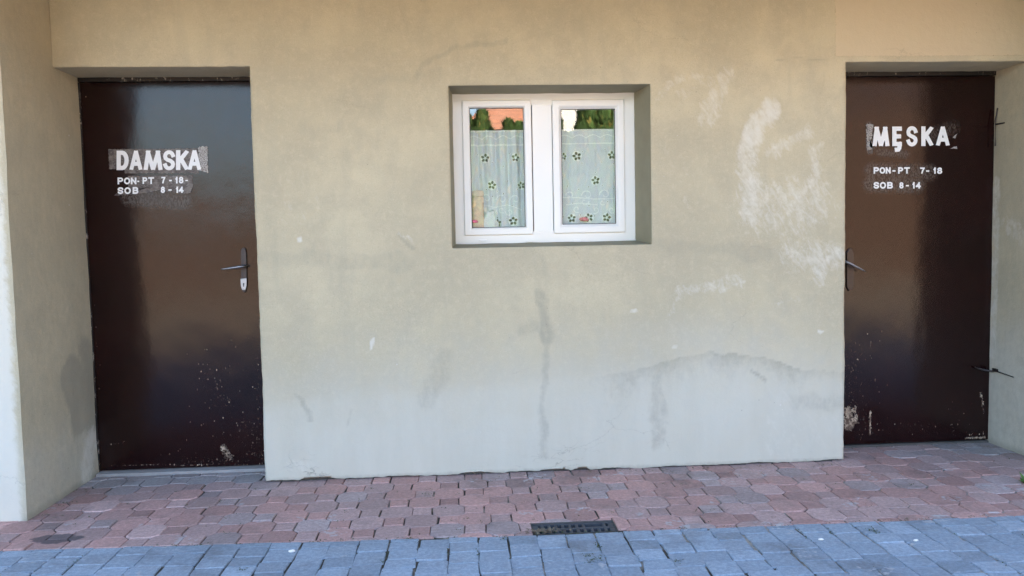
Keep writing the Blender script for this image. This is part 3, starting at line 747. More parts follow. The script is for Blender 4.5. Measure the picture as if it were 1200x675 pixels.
def curtain(name, label, pane, flowers, dots, curls, gather, utop, vtop, hem_v):
    px0, px1, pz0, pz1 = pane
    ztop = W2(*utop, CY)[1] if False else W2(utop, vtop, CY)[1]
    s_ = .0023; X0, X1, Z0 = px0-.012, px1+.012, pz0-.01
    nx = int((X1-X0)/s_); nz = int((ztop-Z0)/s_)
    gx = np.linspace(X0, X1, nx+1); gz = np.linspace(Z0, ztop, nz+1)
    cx = (gx[:-1]+gx[1:])/2; cz = (gz[:-1]+gz[1:])/2
    CX, CZ = np.meshgrid(cx, cz); P = np.stack([CX.ravel(), CZ.ravel()], 1)
    hole = np.zeros(len(P), bool); emb = np.zeros(len(P), bool)
    pm = .00462
    for (u, v, r) in flowers:
        c = np.array(W2(u, v, CY)); d = P-c; rr = np.linalg.norm(d, axis=1)/pm
        emb |= (rr < r*1.12) & (rr > r*.0)
        rot = random.uniform(-.25, .25)
        for k in range(5):
            a = math.pi/2+rot+k*2*math.pi/5; e = np.array([math.cos(a), math.sin(a)]); f_ = np.array([-e[1], e[0]])
            al = (d@e)/pm; ac = (d@f_)/pm
            hole |= ((al-r*.64)/(r*.36))**2+(ac/(r*.27))**2 < 1
    for (u, v) in dots:
        c = np.array(W2(u, v, CY)); rr = np.linalg.norm(P-c, axis=1)/pm
        emb |= rr < 1.3; hole |= rr < .62
    for pts, w in curls:
        q = [W2(u, v, CY) for u, v in pts]
        for a, b in zip(q[:-1], q[1:]): emb |= seg_d(P, a, b) < w*pm
    zh = W2(utop, hem_v, CY)[1]; emb |= np.abs(P[:, 1]-zh) < .8*pm
    emb |= P[:, 1] > ztop-2.2*pm
    sca = W2(utop, vtop+10, CY)[1]                    # scalloped heading
    emb |= np.abs(P[:, 1]-(sca+.016*np.abs(np.sin((P[:, 0]-X0)*math.pi/.078)))) < .55*pm
    m_ = MB()
    ph = random.random()*6
    def yy(x, z):
        k = (x-X0)/(X1-X0); g = gather(k)
        return CY+g*(.015*math.sin(k*26+ph+.6*math.sin(k*9))+.006*math.sin(k*61+ph*2+z*3))*(.6+.4*(z-Z0)/(ztop-Z0))+.002*math.sin(z*11+k*5)
    m_.v = [(float(x), yy(x, z), float(z)) for z in gz for x in gx]
    w = nx+1
    for j in range(nz):
        for i in range(nx):
            k = j*nx+i
            if hole[k]: continue
            m_.f.append((j*w+i, j*w+i+1, (j+1)*w+i+1, (j+1)*w+i)); m_.c.append((1,)*4); m_.m.append(1 if emb[k] else 0)
    root = empty(name, label, 'curtain', ((X0+X1)/2, CY, Z0))
    o = m_.build('fabric', [M['voile'], M['thread']], None, smooth=True, recalc=False)
    mb = MB(); mb.tube([(X0-.006, CY-.002, ztop-.004), (X1+.006, CY-.002, ztop-.004)], .005, 8)
    mb.tube([(X0-.006, CY-.002, ztop-.004), (X0-.006, FY+.042, ztop-.004)], .004, 6)
    mb.tube([(X1+.006, CY-.002, ztop-.004), (X1+.006, FY+.042, ztop-.004)], .004, 6)
    r_ = mb.build('rod', M['pvc'])
    for q in (o, r_): q.parent = root; q.matrix_parent_inverse = Matrix.Translation(-Vector(root.location))
    return root
def spiral(u, v, r, a0, turns, n=18, s=1):
    return [(u+s*r*(1-.75*i/n)*math.cos(a0+turns*2*math.pi*i/n), v+r*(1-.75*i/n)*math.sin(a0+turns*2*math.pi*i/n)) for i in range(n+1)]
curtain('curtain', 'sheer white embroidered half curtain gathered in folds behind left pane', panes[0],
        [(568.5, 185.5, 5.2), (604, 185, 4.8), (576.5, 217, 5), (611, 217, 4.6), (601.5, 259, 5.2), (583, 261, 4.4)],
        [(560, 181), (577, 190), (597, 180), (612, 190), (570, 222), (583, 224), (590, 227), (595, 212), (577, 230), (606, 222), (600, 241), (563, 205), (590, 195), (583, 255), (594, 256), (559, 236)],
        [(spiral(570, 233, 6, math.pi, .9), .6), (spiral(588, 234, 6.5, math.pi, .9), .6), (spiral(604, 234, 6, math.pi, .9), .6), (spiral(577, 246, 5, 0, .9), .5), (spiral(597, 248, 5, 0, .9, s=-1), .5), (spiral(588, 246, 4, 1, .9), .5), ([(566, 240), (580, 243), (595, 240), (612, 246)], .5)],
        lambda k: 1.0, 583, 153, 170)
curtain('curtain', 'sheer white embroidered half curtain hanging nearly flat behind right pane', panes[1],
        [(676, 183, 5.4), (717, 182, 5), (660, 183.5, 4.2), (698, 211.5, 5.2), (670, 256, 5), (690, 255, 5.2), (711, 255, 5.2)],
        [(668, 191), (683, 178), (709, 175), (698, 202), (690, 219), (706, 217), (678, 222), (665, 218), (712, 236), (719, 221), (671, 238), (690, 241), (697, 253), (680, 252), (682, 191), (660, 254), (705, 190), (719, 192)],
        [(spiral(668, 229, 5, math.pi, .9), .6), (spiral(688, 229, 6.5, math.pi, .95), .65), (spiral(709, 228, 6.5, math.pi, .95), .65), ([(656, 231.5), (675, 231.5), (695, 233), (722, 232.5)], .7), (spiral(685, 236, 5, 0, .8), .5), (spiral(706, 237, 4, 0, .8), .5), (spiral(676, 245, 4.5, 1, .9), .5), (spiral(698, 246, 4.5, 1, .9, s=-1), .5), (spiral(717, 246, 4, 1, .9), .5), ([(664, 240), (680, 238), (700, 240)], .5)],
        lambda k: .9*max(0, 1-k*5)+.12, 690, 151.5, 168)
# things on the inner sill
M['peach'] = simple('peach glazed jar', (.86, .60, .48), .5, .2, 60, .6)
M['peachlid'] = simple('pale peach lid', (.82, .60, .52), .5, .06, 30)
M['cloth'] = simple('white crumpled cloth', (.85, .85, .86), .8, .05, 40)
M['pink'] = simple('pink petals', (.85, .19, .34), .7, .2, 60)
SY = FY+.030; SZ = panes[0][2]-.004
jx = at(560.5, 250, SY).x; jt = at(559.3, 223, SY).z
jar = empty('jar', 'peach coloured woven jar with pale lid at the bottom corner of left pane', 'jar', (jx, SY-.002, SZ))
jar.scale = (.86, .40, 1)
h = jt-SZ
mb = MB(); pf = [(0, 0), (.021, 0)]
for k in range(17):
    z = .004+k*(h-.04)/16; pf.append((.027+.0025*(k % 2), z))
pf += [(.024, h-.034), (0, h-.034)]
mb.lathe((0, 0, 0), [(r*1.25, z) for r, z in pf], 20)
mb.build('jar_body', M['peach'], jar, smooth=False)
mb = MB(); mb.lathe((0, 0, 0), [(0, h-.033), (.035, h-.033), (.037, h-.028), (.037, h-.012), (.032, h-.003), (0, h)], 20)
mb.build('lid', M['peachlid'], jar, smooth=False)
mb = MB()                                         # crumpled cloth slumped beside the jar
cx = at(574, 255, SY).x; n = 26
for j in range(n):
    for i in range(n):
        a = 2*math.pi*i/n; b = math.pi*.5*j/(n-1)
        rr = 1+.22*mnoise.noise(Vector((math.cos(a)*2, math.sin(a)*2, b*2)))+.12*mnoise.noise(Vector((math.cos(a)*6, math.sin(a)*6, b*6)))
        mb.v.append((cx+.046*rr*math.cos(a)*math.cos(b), SY+.004+.012*rr*math.sin(a)*math.cos(b), SZ+.085*rr*math.sin(b)))
for j in range(n-1):
    for i in range(n):
        mb.f.append((j*n+i, j*n+(i+1) % n, (j+1)*n+(i+1) % n, (j+1)*n+i)); mb.c.append((1,)*4); mb.m.append(0)
tag(mb.build('cloth', M['cloth'], None, smooth=True), 'crumpled white cloth lying beside the peach jar on the inner sill', 'cloth')
def blossom(label, u, v, Y, r):
    p = at(u, v, Y); m_ = MB()
    for k in range(16):
        t = k*2.4; b = .25+1.2*(k/16); R_ = r*(1-.02*k); d = Vector((math.cos(t)*math.cos(b), math.sin(t)*math.cos(b)*.7, math.sin(b)*.8))
        s1 = d.cross(Vector((0, 0, 1))).normalized()*r*.38; s2 = s1.cross(d).normalized()*r*.30
        c = p+d*R_*.75
        ring = [c+s1*math.cos(q)+s2*math.sin(q)+d*r*.12*math.cos(2*q) for q in [2*math.pi*i/8 for i in range(8)]]
        m_.add([p-Vector((0, 0, r*.2))]+ring, [(0, 1+i, 1+(i+1) % 8) for i in range(8)]+[tuple(range(1, 9))])
    return tag(m_.build('flower', M['pink'], None), label, 'flower')
blossom('small pink flower in front of the peach jar', 555.8, 260.5, FY+.017, .025)
blossom('pink flower showing through the lace at the bottom of right pane', 684, 258, CY-.025, .030)

# ------------------------------------------------------------------ paving
def clip(poly, a, n):
    """keep the side of the line through a where (p-a).n <= 0"""
    out = []
    for i in range(len(poly)):
        p, q = poly[i], poly[(i+1) % len(poly)]
        dp = (p[0]-a[0])*n[0]+(p[1]-a[1])*n[1]; dq = (q[0]-a[0])*n[0]+(q[1]-a[1])*n[1]
        if dp <= 0: out.append(p)
        if dp*dq < 0:
            t = dp/(dp-dq); out.append((p[0]+(q[0]-p[0])*t, p[1]+(q[1]-p[1])*t))
    return out
def area(p): return .5*sum(p[i][0]*p[(i+1) % len(p)][1]-p[(i+1) % len(p)][0]*p[i][1] for i in range(len(p)))
def inset(poly, d):
    if len(poly) < 3: return []
    if area(poly) < 0: poly = poly[::-1]
    out = poly
    for i in range(len(poly)):
        p, q = poly[i], poly[(i+1) % len(poly)]; L = math.hypot(q[0]-p[0], q[1]-p[1])
        if L < 1e-6: continue
        n = ((q[1]-p[1])/L, -(q[0]-p[0])/L)
        out = clip(out, (p[0]-n[0]*d, p[1]-n[1]*d), n)
        if len(out) < 3: return []
    return out
def tidy(p, d=.004):
    out = []
    for q in p:
        if not out or math.hypot(q[0]-out[-1][0], q[1]-out[-1][1]) > d: out.append(q)
    while len(out) > 2 and math.hypot(out[0][0]-out[-1][0], out[0][1]-out[-1][1]) <= d: out.pop()
    return out
def hull(pts):
    pts = sorted(set(pts)); cr = lambda o, a, b: (a[0]-o[0])*(b[1]-o[1])-(a[1]-o[1])*(b[0]-o[0])
    half = []
    for seq in (pts, pts[::-1]):
        h = []
        for p in seq:
            while len(h) > 1 and cr(h[-2], h[-1], p) <= 1e-9: h.pop()
            h.append(p)
        half += h[:-1]
    return half
def paver(m_, poly, col, joint=.0020, bev=.0024, zj=.0016):
    p = tidy(inset(hull(tidy(poly)), joint), .002)
    if len(p) < 3 or area(p) < .0006: return
    q = inset(p, bev)
    if len(q) < 3: return
    cx = sum(a for a, b in p)/len(p); cy = sum(b for a, b in p)/len(p)
    tx, ty, z0 = random.gauss(0, .006), random.gauss(0, .006), max(-.0018, min(.003, random.gauss(0, zj)))
    hz = lambda a, b, z: (a, b, z0+z+tx*(a-cx)+ty*(b-cy))
    # same vertex count for both rings: push p's corners towards q's centre
    k = len(p); q = []
    for a, b in p:
        L = math.hypot(cx-a, cy-b); q.append((a+(cx-a)/L*bev*1.3, b+(cy-b)/L*bev*1.3))
    vs = [hz(a, b, -.035) for a, b in p]+[hz(a, b, -.005) for a, b in p]+[hz(a, b, 0) for a, b in q]
    fs = [(i, (i+1) % k, k+(i+1) % k, k+i) for i in range(k)]+[(k+i, k+(i+1) % k, 2*k+(i+1) % k, 2*k+i) for i in range(k)]+[tuple(range(2*k, 3*k))]
    m_.add(vs, fs, col)
bA, bB, bC = gr(0, 645), gr(620, 627), gr(1200, 604)
def bound(x):                                   # the seam between red and grey pavers
    return float(np.interp(x, [bA.x-4, bA.x, bB.x, bC.x, bC.x+4], [bA.y, bA.y, bB.y, bC.y, bC.y]))
g0 = gr(622, 612.5); g1 = gr(718, 609); DX0, DX1 = g0.x, g1.x; DY1 = (g0.y+g1.y)/2; DY0 = bound(.4)+.006
def near_drain(poly):
    """cut pavers so that they leave the drain free"""
    xs_ = [a for a, b in poly]; ys_ = [b for a, b in poly]
    if max(xs_) < DX0 or min(xs_) > DX1 or max(ys_) < DY0 or min(ys_) > DY1: return [poly]
    out = [clip(poly, (DX0, 0), (1, 0)), clip(poly, (DX1, 0), (-1, 0))]
    mid = clip(clip(poly, (DX0, 0), (-1, 0)), (DX1, 0), (1, 0))
    if len(mid) > 2: out += [clip(mid, (0, DY1), (0, -1)), clip(mid, (0, DY0), (0, 1))]
    return [o for o in out if len(o) > 2]
red = MB()
A_, B_ = .146, .090; PITCHX = (A_+B_)/2; PY_ = .124/.118
for r in range(-11, 4):
    for c in range(-32, 42):
        cx = c*PITCHX+.02; cy = .09+r*PITCHX*PY_
        if cx < -3.6 or cx > 4.6: continue
        big = (r+c) % 2 == 0
        if big:
            hx = A_/2; k = B_/2
            pts = [(-hx, -k), (-k, -hx), (k, -hx), (hx, -k), (hx, k), (k, hx), (-k, hx), (-hx, k)]
        else:
            k = B_/2; pts = [(-k, -k), (k, -k), (k, k), (-k, k)]
        rot = random.gauss(0, .012); ox, oy = random.gauss(0, .0018), random.gauss(0, .0018)
        poly = [(cx+ox+a*math.cos(rot)-b*PY_*math.sin(rot)+random.gauss(0, .0012), cy+oy+a*math.sin(rot)+b*PY_*math.cos(rot)+random.gauss(0, .0012)) for a, b in pts]
        xa = cx; ya = bound(cx); sl = (bound(cx+.05)-bound(cx-.05))/.1
        poly = clip(poly, (xa, ya), (sl/math.hypot(1, sl), -1/math.hypot(1, sl)))
        if len(poly) < 3: continue
        v = random.gauss(1, .10); h = random.random()
        col = (.40*v, .245*v, .222*v, 1) if h < .5 else ((.38*v, .265*v, .250*v, 1) if h < .88 else (.34*v, .27*v, .265*v, 1))
        # trodden, greyer stones inside the doorways
        gy = min(1, max(0, (cy+.12)/.2)) if cx < XL0+.03 else (min(1, max(0, (cx-2.3)/.6))*min(1, max(0, (cy+.25)/.35)) if cx > XR0 else 0)
        g = sum(col[:3])/3*1.02; col = tuple(col[i]+(g*(.97, 1, 1.03)[i]-col[i])*.8*gy for i in range(3))+(1,)
        for p in near_drain(poly): paver(red, p, col)
grey = MB()
CWID = .121
for c in range(-38, 44):
    x0 = c*CWID+.03; y = bound(x0)+random.uniform(0, .1); first = True
    wob = [random.gauss(0, .003) for _ in range(60)]
    k = 0
    while y > -4.3:
        L = random.choice([.095, .10, .108, .125]) if random.random() < .9 else .08
        yb = y-L
        sh = random.gauss(0, .003); j = lambda: random.gauss(0, .0024)
        pts = [(x0+j(), yb+.007+j()), (x0+.007+j(), yb+j()), (x0+CWID-.007+j(), yb+j()), (x0+CWID+j(), yb+.007+j()), (x0+CWID+j(), y-.007+j()), (x0+CWID-.007+j(), y+j()), (x0+.007+j(), y+j()), (x0+j(), y-.007+j())]
        ya = bound(x0); sl = (bound(x0+.05)-bound(x0-.05))/.1
        pts = [(a+sh, b) for a, b in pts]; poly = clip(pts, (x0, ya-.003), (-sl, 1))
        v = random.gauss(1, .09)*(.82 if random.random() < .08 else 1)
        if len(poly) > 2: paver(grey, poly, (.25*v, .305*v, .37*v, 1), .0014, .0028, .0016)
        y = yb; k += 1
def paver_mat(name, dirt):
    t = NT(name); c = t.attr('tint'); nM = t.noise(6, 5, .6); nS = t.noise(60, 6, .7); nF = t.noise(320, 3, .7)
    c = t.mix(t.ss(nM, .4, .75, 0, .45), c, dirt)
    c = t.mix(t.ss(nS, .35, .7, 0, .8), c, t.mix(1, c, (1.5, 1.48, 1.46), 'MULTIPLY'))
    c = t.mix(t.ss(nF, .52, .72, 0, .4), c, (.06, .055, .05))
    c = t.mix(t.ss(nF, .28, .36, .35, 0), c, (.45, .43, .41))
    c = t.mix(t.ma('MULTIPLY', t.ss(t.noise(2.6, 6, .65), .52, .7), .45), c, (.10, .09, .085))
    sp = t.ma('MULTIPLY', t.ss(t.noise(4.3, 3), .60, .66), t.ss(t.noise(30, 4), .5, .6))
    c = t.mix(t.ma('MULTIPLY', sp, .7), c, (.46, .45, .46))
    p = gr(68, 631); q = t.xyz()
    dx = t.ma('DIVIDE', t.ma('SUBTRACT', q[0], p.x), .11); dy = t.ma('DIVIDE', t.ma('SUBTRACT', q[1], p.y), .06)
    w = t.ma('ADD', t.ma('ADD', t.ma('MULTIPLY', dx, dx), t.ma('MULTIPLY', dy, dy)), t.ma('MULTIPLY', t.ma('SUBTRACT', t.noise(14, 4), .5), 3))
    c = t.mix(t.ss(w, .6, 1.1, .75, 0), c, (.05, .055, .065))
    return t.pbr(c, .85, t.bump(t.ma('ADD', t.ma('MULTIPLY', nF, .5), nS), .5, .004), .3)
M['red'] = paver_mat('red concrete pavers', (.27, .205, .19)); M['grey'] = paver_mat('grey concrete pavers', (.22, .245, .275))
tag(red.build('red_pavement', M['red']), kind='structure')
tag(grey.build('grey_pavement', M['grey']), kind='structure')
# jointing sand under and between the pavers
def sand_mat():
    t = NT('joint sand'); n = t.noise(7, 5); f = t.noise(90, 4, .7); x = t.xyz()[0]
    c = t.mix(t.ss(t.ma('ADD', n, t.ma('MULTIPLY', x, .06)), .46, .7), (.045, .038, .03), (.36, .33, .29))
    c = t.mix(t.ss(f, .45, .7, 0, .6), c, (.05, .055, .03))
    return t.pbr(c, .95, t.bump(f, .8, .004))
mb = MB()
for (xa, xb, ya, yb) in ((-4.4, DX0, -4.4, .36), (DX1, 5, -4.4, .36), (DX0, DX1, -4.4, DY0), (DX0, DX1, DY1, .36)):
    mb.add([(xa, ya, -.0062), (xb, ya, -.0062), (xb, yb, -.0062), (xa, yb, -.0062)], [(0, 1, 2, 3)])
tag(mb.build('joint_ground', sand_mat()), kind='structure')
# the yard beyond, out to the horizon
def yard_mat():
    t = NT('yard'); n = t.noise(.6, 5); f = t.noise(40, 5)
    c = t.mix(n, (.25, .195, .135), (.32, .255, .185)); c = t.mix(t.ss(f, .4, .7, 0, .4), c, (.18, .145, .105))
    return t.pbr(c, .95, t.bump(f, .4, .01))
mb = MB()
for (xa, xb, ya, yb) in ((-1500, 1500, -1500, -4.4), (-1500, -4.4, -4.4, .36), (5, 1500, -4.4, .36), (-1500, 1500, .36, 1500)):
    mb.add([(xa, ya, -.010), (xb, ya, -.010), (xb, yb, -.010), (xa, yb, -.010)], [(0, 1, 2, 3)])
tag(mb.build('ground', yard_mat()), kind='structure')

# drain ---------------------------------------------------------------
M['iron'] = simple('cast iron', (.055, .062, .075), .6, .4, 50, .5, metal=.2)
drain = empty('drain_grate', 'rectangular cast iron drain grate with two rows of square holes between red and grey pavers', 'drain grate', ((DX0+DX1)/2, (DY0+DY1)/2, 0))
dw, dd = (DX1-DX0), (DY1-DY0); hw_, hd = dw/2-.004, dd/2-.004
mb = MB(); zt, zb = -.006, -.03
xsn = 11; colw = (2*hw_-.024)/xsn; hole_w = colw*.55
ys_b = [-hd, -hd+.016, -.009, .009, hd-.016, hd]
for a, b in ((0, 1), (2, 3), (4, 5)): mb.box((-hw_, ys_b[a], zb), (hw_, ys_b[b], zt))
for a, b in ((1, 2), (3, 4)):
    for k in range(xsn+1):
        c = -hw_+.012+k*colw
        if b == 4 and k in (8, 9): continue                 # two broken bars
        w_ = (colw-hole_w)/2 if 0 < k < xsn else .012
        mb.box((c-w_, ys_b[a]+.0005, zb+.001), (c+w_, ys_b[b]-.0005, zt-.0008))
mb.build('grate', M['iron'], drain, bevel=.0015)
mb = MB(); e = .0035
mb.add([(-dw/2+.0005, -dd/2+.0005, -.002), (dw/2-.0005, -dd/2+.0005, -.002), (dw/2-.0005, dd/2-.0005, -.002), (-dw/2+.0005, dd/2-.0005, -.002),
        (-dw/2+e, -dd/2+e, -.002), (dw/2-e, -dd/2+e, -.002), (dw/2-e, dd/2-e, -.002), (-dw/2+e, dd/2-e, -.002),
        (-dw/2+e, -dd/2+e, -.12), (dw/2-e, -dd/2+e, -.12), (dw/2-e, dd/2-e, -.12), (-dw/2+e, dd/2-e, -.12)],
       [(0, 1, 5, 4), (1, 2, 6, 5), (2, 3, 7, 6), (3, 0, 4, 7), (4, 5, 9, 8), (5, 6, 10, 9), (6, 7, 11, 10), (7, 4, 8, 11), (8, 9, 10, 11)])
mb.build('channel', M['foot'], drain, recalc=False)

# litter, pebbles, weeds ----------------------------------------------
def leafmat(name, a, b):
    t = NT(name); n = t.noise(60, 3); return t.pbr(t.mix(n, a, b), .8)
M['dry'] = leafmat('dry leaves', (.10, .07, .045), (.30, .24, .17)); M['moss'] = leafmat('moss', (.03, .045, .012), (.07, .10, .03))
M['weed'] = leafmat('weed leaves', (.05, .12, .02), (.10, .20, .04))
def scatter(name, mat, spots, kind, size, label=None):
    m_ = MB()
    for (x, y, sx, sy, n) in spots:
        for _ in range(n):
            p = Vector((x+random.gauss(0, sx), y+random.gauss(0, sy), random.uniform(-.004, .006)))
            a = random.uniform(0, 6.28); d = Vector((math.cos(a), math.sin(a), random.uniform(-.1, .5)))*size*random.uniform(.5, 1.4)
            s_ = d.cross(Vector((0, 0, 1))).normalized()*size*random.uniform(.08, .3)
            m_.add([p, p+d*.5+s_+Vector((0, 0, .002)), p+d, p+d*.5-s_], [(0, 1, 2), (0, 2, 3)])
    return tag(m_.build(name, mat, None, recalc=False), kind=kind)
dp = gr(634, 623)
scatter('dry_leaves', M['dry'], [(dp.x, dp.y, .035, .012, 110), (gr(650, 622).x, gr(650, 622).y, .03, .008, 25)]+[(gr(u, v).x, gr(u, v).y, .05, .012, 14) for u, v in ((350, 560), (440, 560), (470, 556), (380, 562), (560, 556), (60, 606), (100, 575), (780, 552), (320, 564), (410, 561), (500, 558), (530, 556), (600, 555), (640, 554), (690, 553), (740, 552), (830, 549), (900, 547), (960, 545), (80, 590), (1185, 532), (1165, 524))], 'stuff', .016)
ms = []
for u in list(range(150, 1190, 14)):
    b = gr(u, 630); ms.append((b.x, bound(b.x)+random.uniform(-.01, .004), .03, .003, random.choice([0, 0, 2, 5, 9])))
for _ in range(260):
    c = random.randrange(-24, 32); ms.append((c*CWID+.03, random.uniform(-1.7, -.9), .004, .05, random.choice([0, 0, 3, 8])))
for u, v in ((692, 659), (690, 651), (700, 655), (795, 658), (1022, 622), (1026, 624), (700, 640), (590, 632), (282, 668)):
    p = gr(u, v); ms.append((p.x, p.y, .01, .012, 26))
for _ in range(150):
    ms.append((XW+random.random()*5, -.02-random.random()*.8, .012, .006, random.choice([2, 4, 7])))
scatter('moss', M['moss'], ms, 'stuff', .009)
# weed at the foot of the right side wall
wp = gr(1201, 566)
mb = MB()
for k in range(26):
    a = random.uniform(0, 6.28); L = random.uniform(.03, .075); t_ = random.uniform(.25, 1.1)
    d = Vector((math.cos(a)*math.cos(t_), math.sin(a)*math.cos(t_), math.sin(t_))); s_ = d.cross(Vector((0, 0, 1))).normalized()*L*.16
    b = Vector((wp.x+.02+random.gauss(0, .012), wp.y+random.gauss(0, .012), -.005))
    mb.add([b, b+d*L*.5+s_, b+d*L+Vector((0, 0, -L*.15)), b+d*L*.5-s_], [(0, 1, 2), (0, 2, 3)])
tag(mb.build('weed', M['weed'], None, recalc=False), 'small green weed sprouting between the pavers by the right door recess', 'weed')
M['stone'] = simple('pale pebble', (.78, .77, .74), .8, .15, 60, .3)
def pebble(label, u, v, r):
    p = gr(u, v); bm = bmesh.new(); bmesh.ops.create_icosphere(bm, subdivisions=2, radius=1)
    for w in bm.verts:
        k = 1+.25*mnoise.noise(w.co*1.7+Vector((u, v, 0))); w.co = Vector((w.co.x*r*k*1.3, w.co.y*r*k*.8, w.co.z*r*k*.55))
    me = bpy.data.meshes.new('pebble'); bm.to_mesh(me); bm.free(); me.materials.append(M['stone'])
    o = link(bpy.data.objects.new('pebble', me)); o.location = (p.x, p.y, r*.4)
    return tag(o, label, 'pebble', 'white pebbles on the grey pavers')
pebble('white pebble on a darker grey paver left of the drain grate', 342, 647, .011)
pebble('white pebble on the grey pavers below the right door', 962, 633, .009)
pebble('tiny white pebble on the grey pavers right of the drain grate', 1073, 634, .008)

# ------------------------------------------------------------------ across the yard (seen mirrored in panes and doors)
def brickmat(name, a, b, mort, sx):
    t = NT(name); nd = t.n('ShaderNodeTexBrick'); t.put(nd.inputs['Vector'], t.mp((1, 1, 1)))
    nd.inputs['Color1'].default_value = (*a, 1); nd.inputs['Color2'].default_value = (*b, 1); nd.inputs['Mortar'].default_value = (*mort, 1); nd.inputs['Scale'].default_value = sx
    return t.pbr(nd.outputs[0], .8)
def tile_mat():
    t = NT('clay roof tiles'); r = t.n('ShaderNodeVectorRotate', rotation_type='X_AXIS'); t.put(r.inputs['Vector'], t.co()); r.inputs['Angle'].default_value = -math.pi/2
    nd = t.n('ShaderNodeTexBrick'); t.put(nd.inputs['Vector'], r.outputs[0]); nd.inputs['Scale'].default_value = 1; nd.inputs['Brick Width'].default_value = .42; nd.inputs['Row Height'].default_value = .17
    nd.inputs['Mortar Size'].default_value = .022; nd.inputs['Mortar Smooth'].default_value = .6
    nd.inputs['Color1'].default_value = (.36, .125, .06, 1); nd.inputs['Color2'].default_value = (.24, .10, .06, 1); nd.inputs['Mortar'].default_value = (.13, .06, .04, 1)
    return t.pbr(t.mix(t.noise(2.2, 5), nd.outputs[0], (.34, .17, .11)), .8)
M['tile'] = tile_mat()
M['white'] = simple('white rendered wall', (.46, .45, .43), .85, .08, 8, .1)
M['palewall'] = simple('cream rendered wall', (.60, .50, .36), .85, .08, 8, .1)
M['dark'] = simple('dark window glass', (.02, .025, .03), .1)
def mirror(u, v, Y):                        # where a mirrored sight line over the street face reaches depth Y
    d = ray(u, v); mcam = Vector((CAM.x, 2*(FY+.006)-CAM.y, CAM.z)); d = Vector((d.x, -d.y, d.z)); t = (Y-mcam.y)/d.y
    return mcam+d*t
HY = -22.0
hl = mirror(549, 143, HY); hr = mirror(633, 140, HY); tp = mirror(566, 129, HY-1)
house = empty('house', 'house with an orange tiled hip roof across the yard, mirrored in the left window pane', 'house', (hl.x, HY, 0))
def tiles(m_, e0, e1, t0, t1, rows=22):
    """a roof slope of overlapping tile courses between eaves e0-e1 and ridge t0-t1"""
    for k in range(rows):
        a, b = k/rows, (k+1)/rows
        p = [e0.lerp(t0, a), e1.lerp(t1, a), e1.lerp(t1, b), e0.lerp(t0, b)]; nz = Vector((0, 0, .05))
        m_.add([p[0]+nz, p[1]+nz, p[2], p[3], p[0], p[1]], [(0, 1, 2, 3), (4, 5, 1, 0)])
ez = hl.z-.25; X0h, X1h = hl.x-.3, hr.x+.1; ridge = 3.3
base = Vector((hl.x, HY, 0))
mb = MB()
E0, E1 = Vector((X0h, HY, ez)), Vector((X1h, HY, ez)); T0, T1 = Vector((X0h+2.2, HY-3.5, ez+2.6)), Vector((X1h-.2, HY-3.5, ez+2.6))
B0, B1 = Vector((X0h, HY-7, ez)), Vector((X1h, HY-7, ez))
for a in (E0, E1, T0, T1, B0, B1): a -= base
tiles(mb, E0, E1, T0, T1); tiles(mb, B1, B0, T1, T0); tiles(mb, B0, E0, T0, T0.copy()); tiles(mb, E1, B1, T1, T1.copy())
mb.build('roof', M['tile'], house, recalc=False)
mb = MB(); mb.box((E0.x+.35, B0.y+.35, 0), (E1.x-.35, -.35, ez)); hw2 = mb.build('wall', M['palewall'], house)
for k in range(2):
    mb = MB(); xx = E0.x+1.0+k*1.6; mb.box((xx, -.352, 1.0), (xx+.9, -.30, 2.2)); mb.build('window', M['dark'], house)
wl_ = mirror(650, 150, -26)
wh = empty('house', 'white walled house across the yard, mirrored pale at the top of right pane', 'house', (wl_.x, -26, 0))
mb = MB(); mb.box((-2.2, -6, 0), (9, 0, 8.4)); mb.build('wall', M['white'], wh)
mb = MB(); mb.add([(-1.7, .5, 8.3), (9.4, .5, 8.3), (9.4, -3, 10.6), (-1.7, -3, 10.6), (-1.7, -6.5, 8.3), (9.4, -6.5, 8.3)], [(0, 1, 2, 3), (3, 2, 5, 4), (0, 3, 4), (1, 5, 2)])
mb.build('roof', M['tile'], wh, recalc=False)
for k in range(3):
    mb = MB(); mb.box((1.6+k*2.4, -.05, 3.4), (2.7+k*2.4, .012, 4.9)); mb.build('window', M['dark'], wh)

def thuja_mat():
    t = NT('conifer foliage'); return t.pbr(t.mix(t.noise(5, 5, .7), t.attr('tint'), t.mix(1, t.attr('tint'), (1.7, 1.6, 1.3), 'MULTIPLY')), .8)
M['thuja'] = thuja_mat(); M['bark'] = simple('bark', (.10, .07, .05), .9)
def conifer_mesh(h, r, n, seed):
    rnd = random.Random(seed); m_ = MB()
    for _ in range(n):
        z = h*(.06+.94*rnd.random()**1.25); k = z/h
        rr = r*min(1, k*6)*(1-k)**.72*(1+.28*mnoise.noise(Vector((seed*3.1, k*6, 0))))
        a = rnd.uniform(0, 6.283); q = rr*(1+.22*math.sin(k*31+a*3))*(.5+.5*rnd.random()**.5)*(1+.25*mnoise.noise(Vector((math.cos(a)*2, math.sin(a)*2, k*7+seed))))
        p = Vector((q*math.cos(a), q*math.sin(a), z)); d = Vector((math.cos(a)*.5, math.sin(a)*.5, rnd.uniform(.4, 1.2))).normalized()
        s_ = Vector((-math.sin(a), math.cos(a), rnd.uniform(-.6, .6))).normalized(); L = rnd.uniform(.09, .26)
        w_ = rnd.random(); col = (.018+.03*w_, .045+.05*w_, .010+.012*w_, 1) if rnd.random() < .9 else (.14, .12, .03, 1)
        m_.add([p-s_*L*.35, p+s_*L*.35, p+d*L], [(0, 1, 2)], col)
    return m_
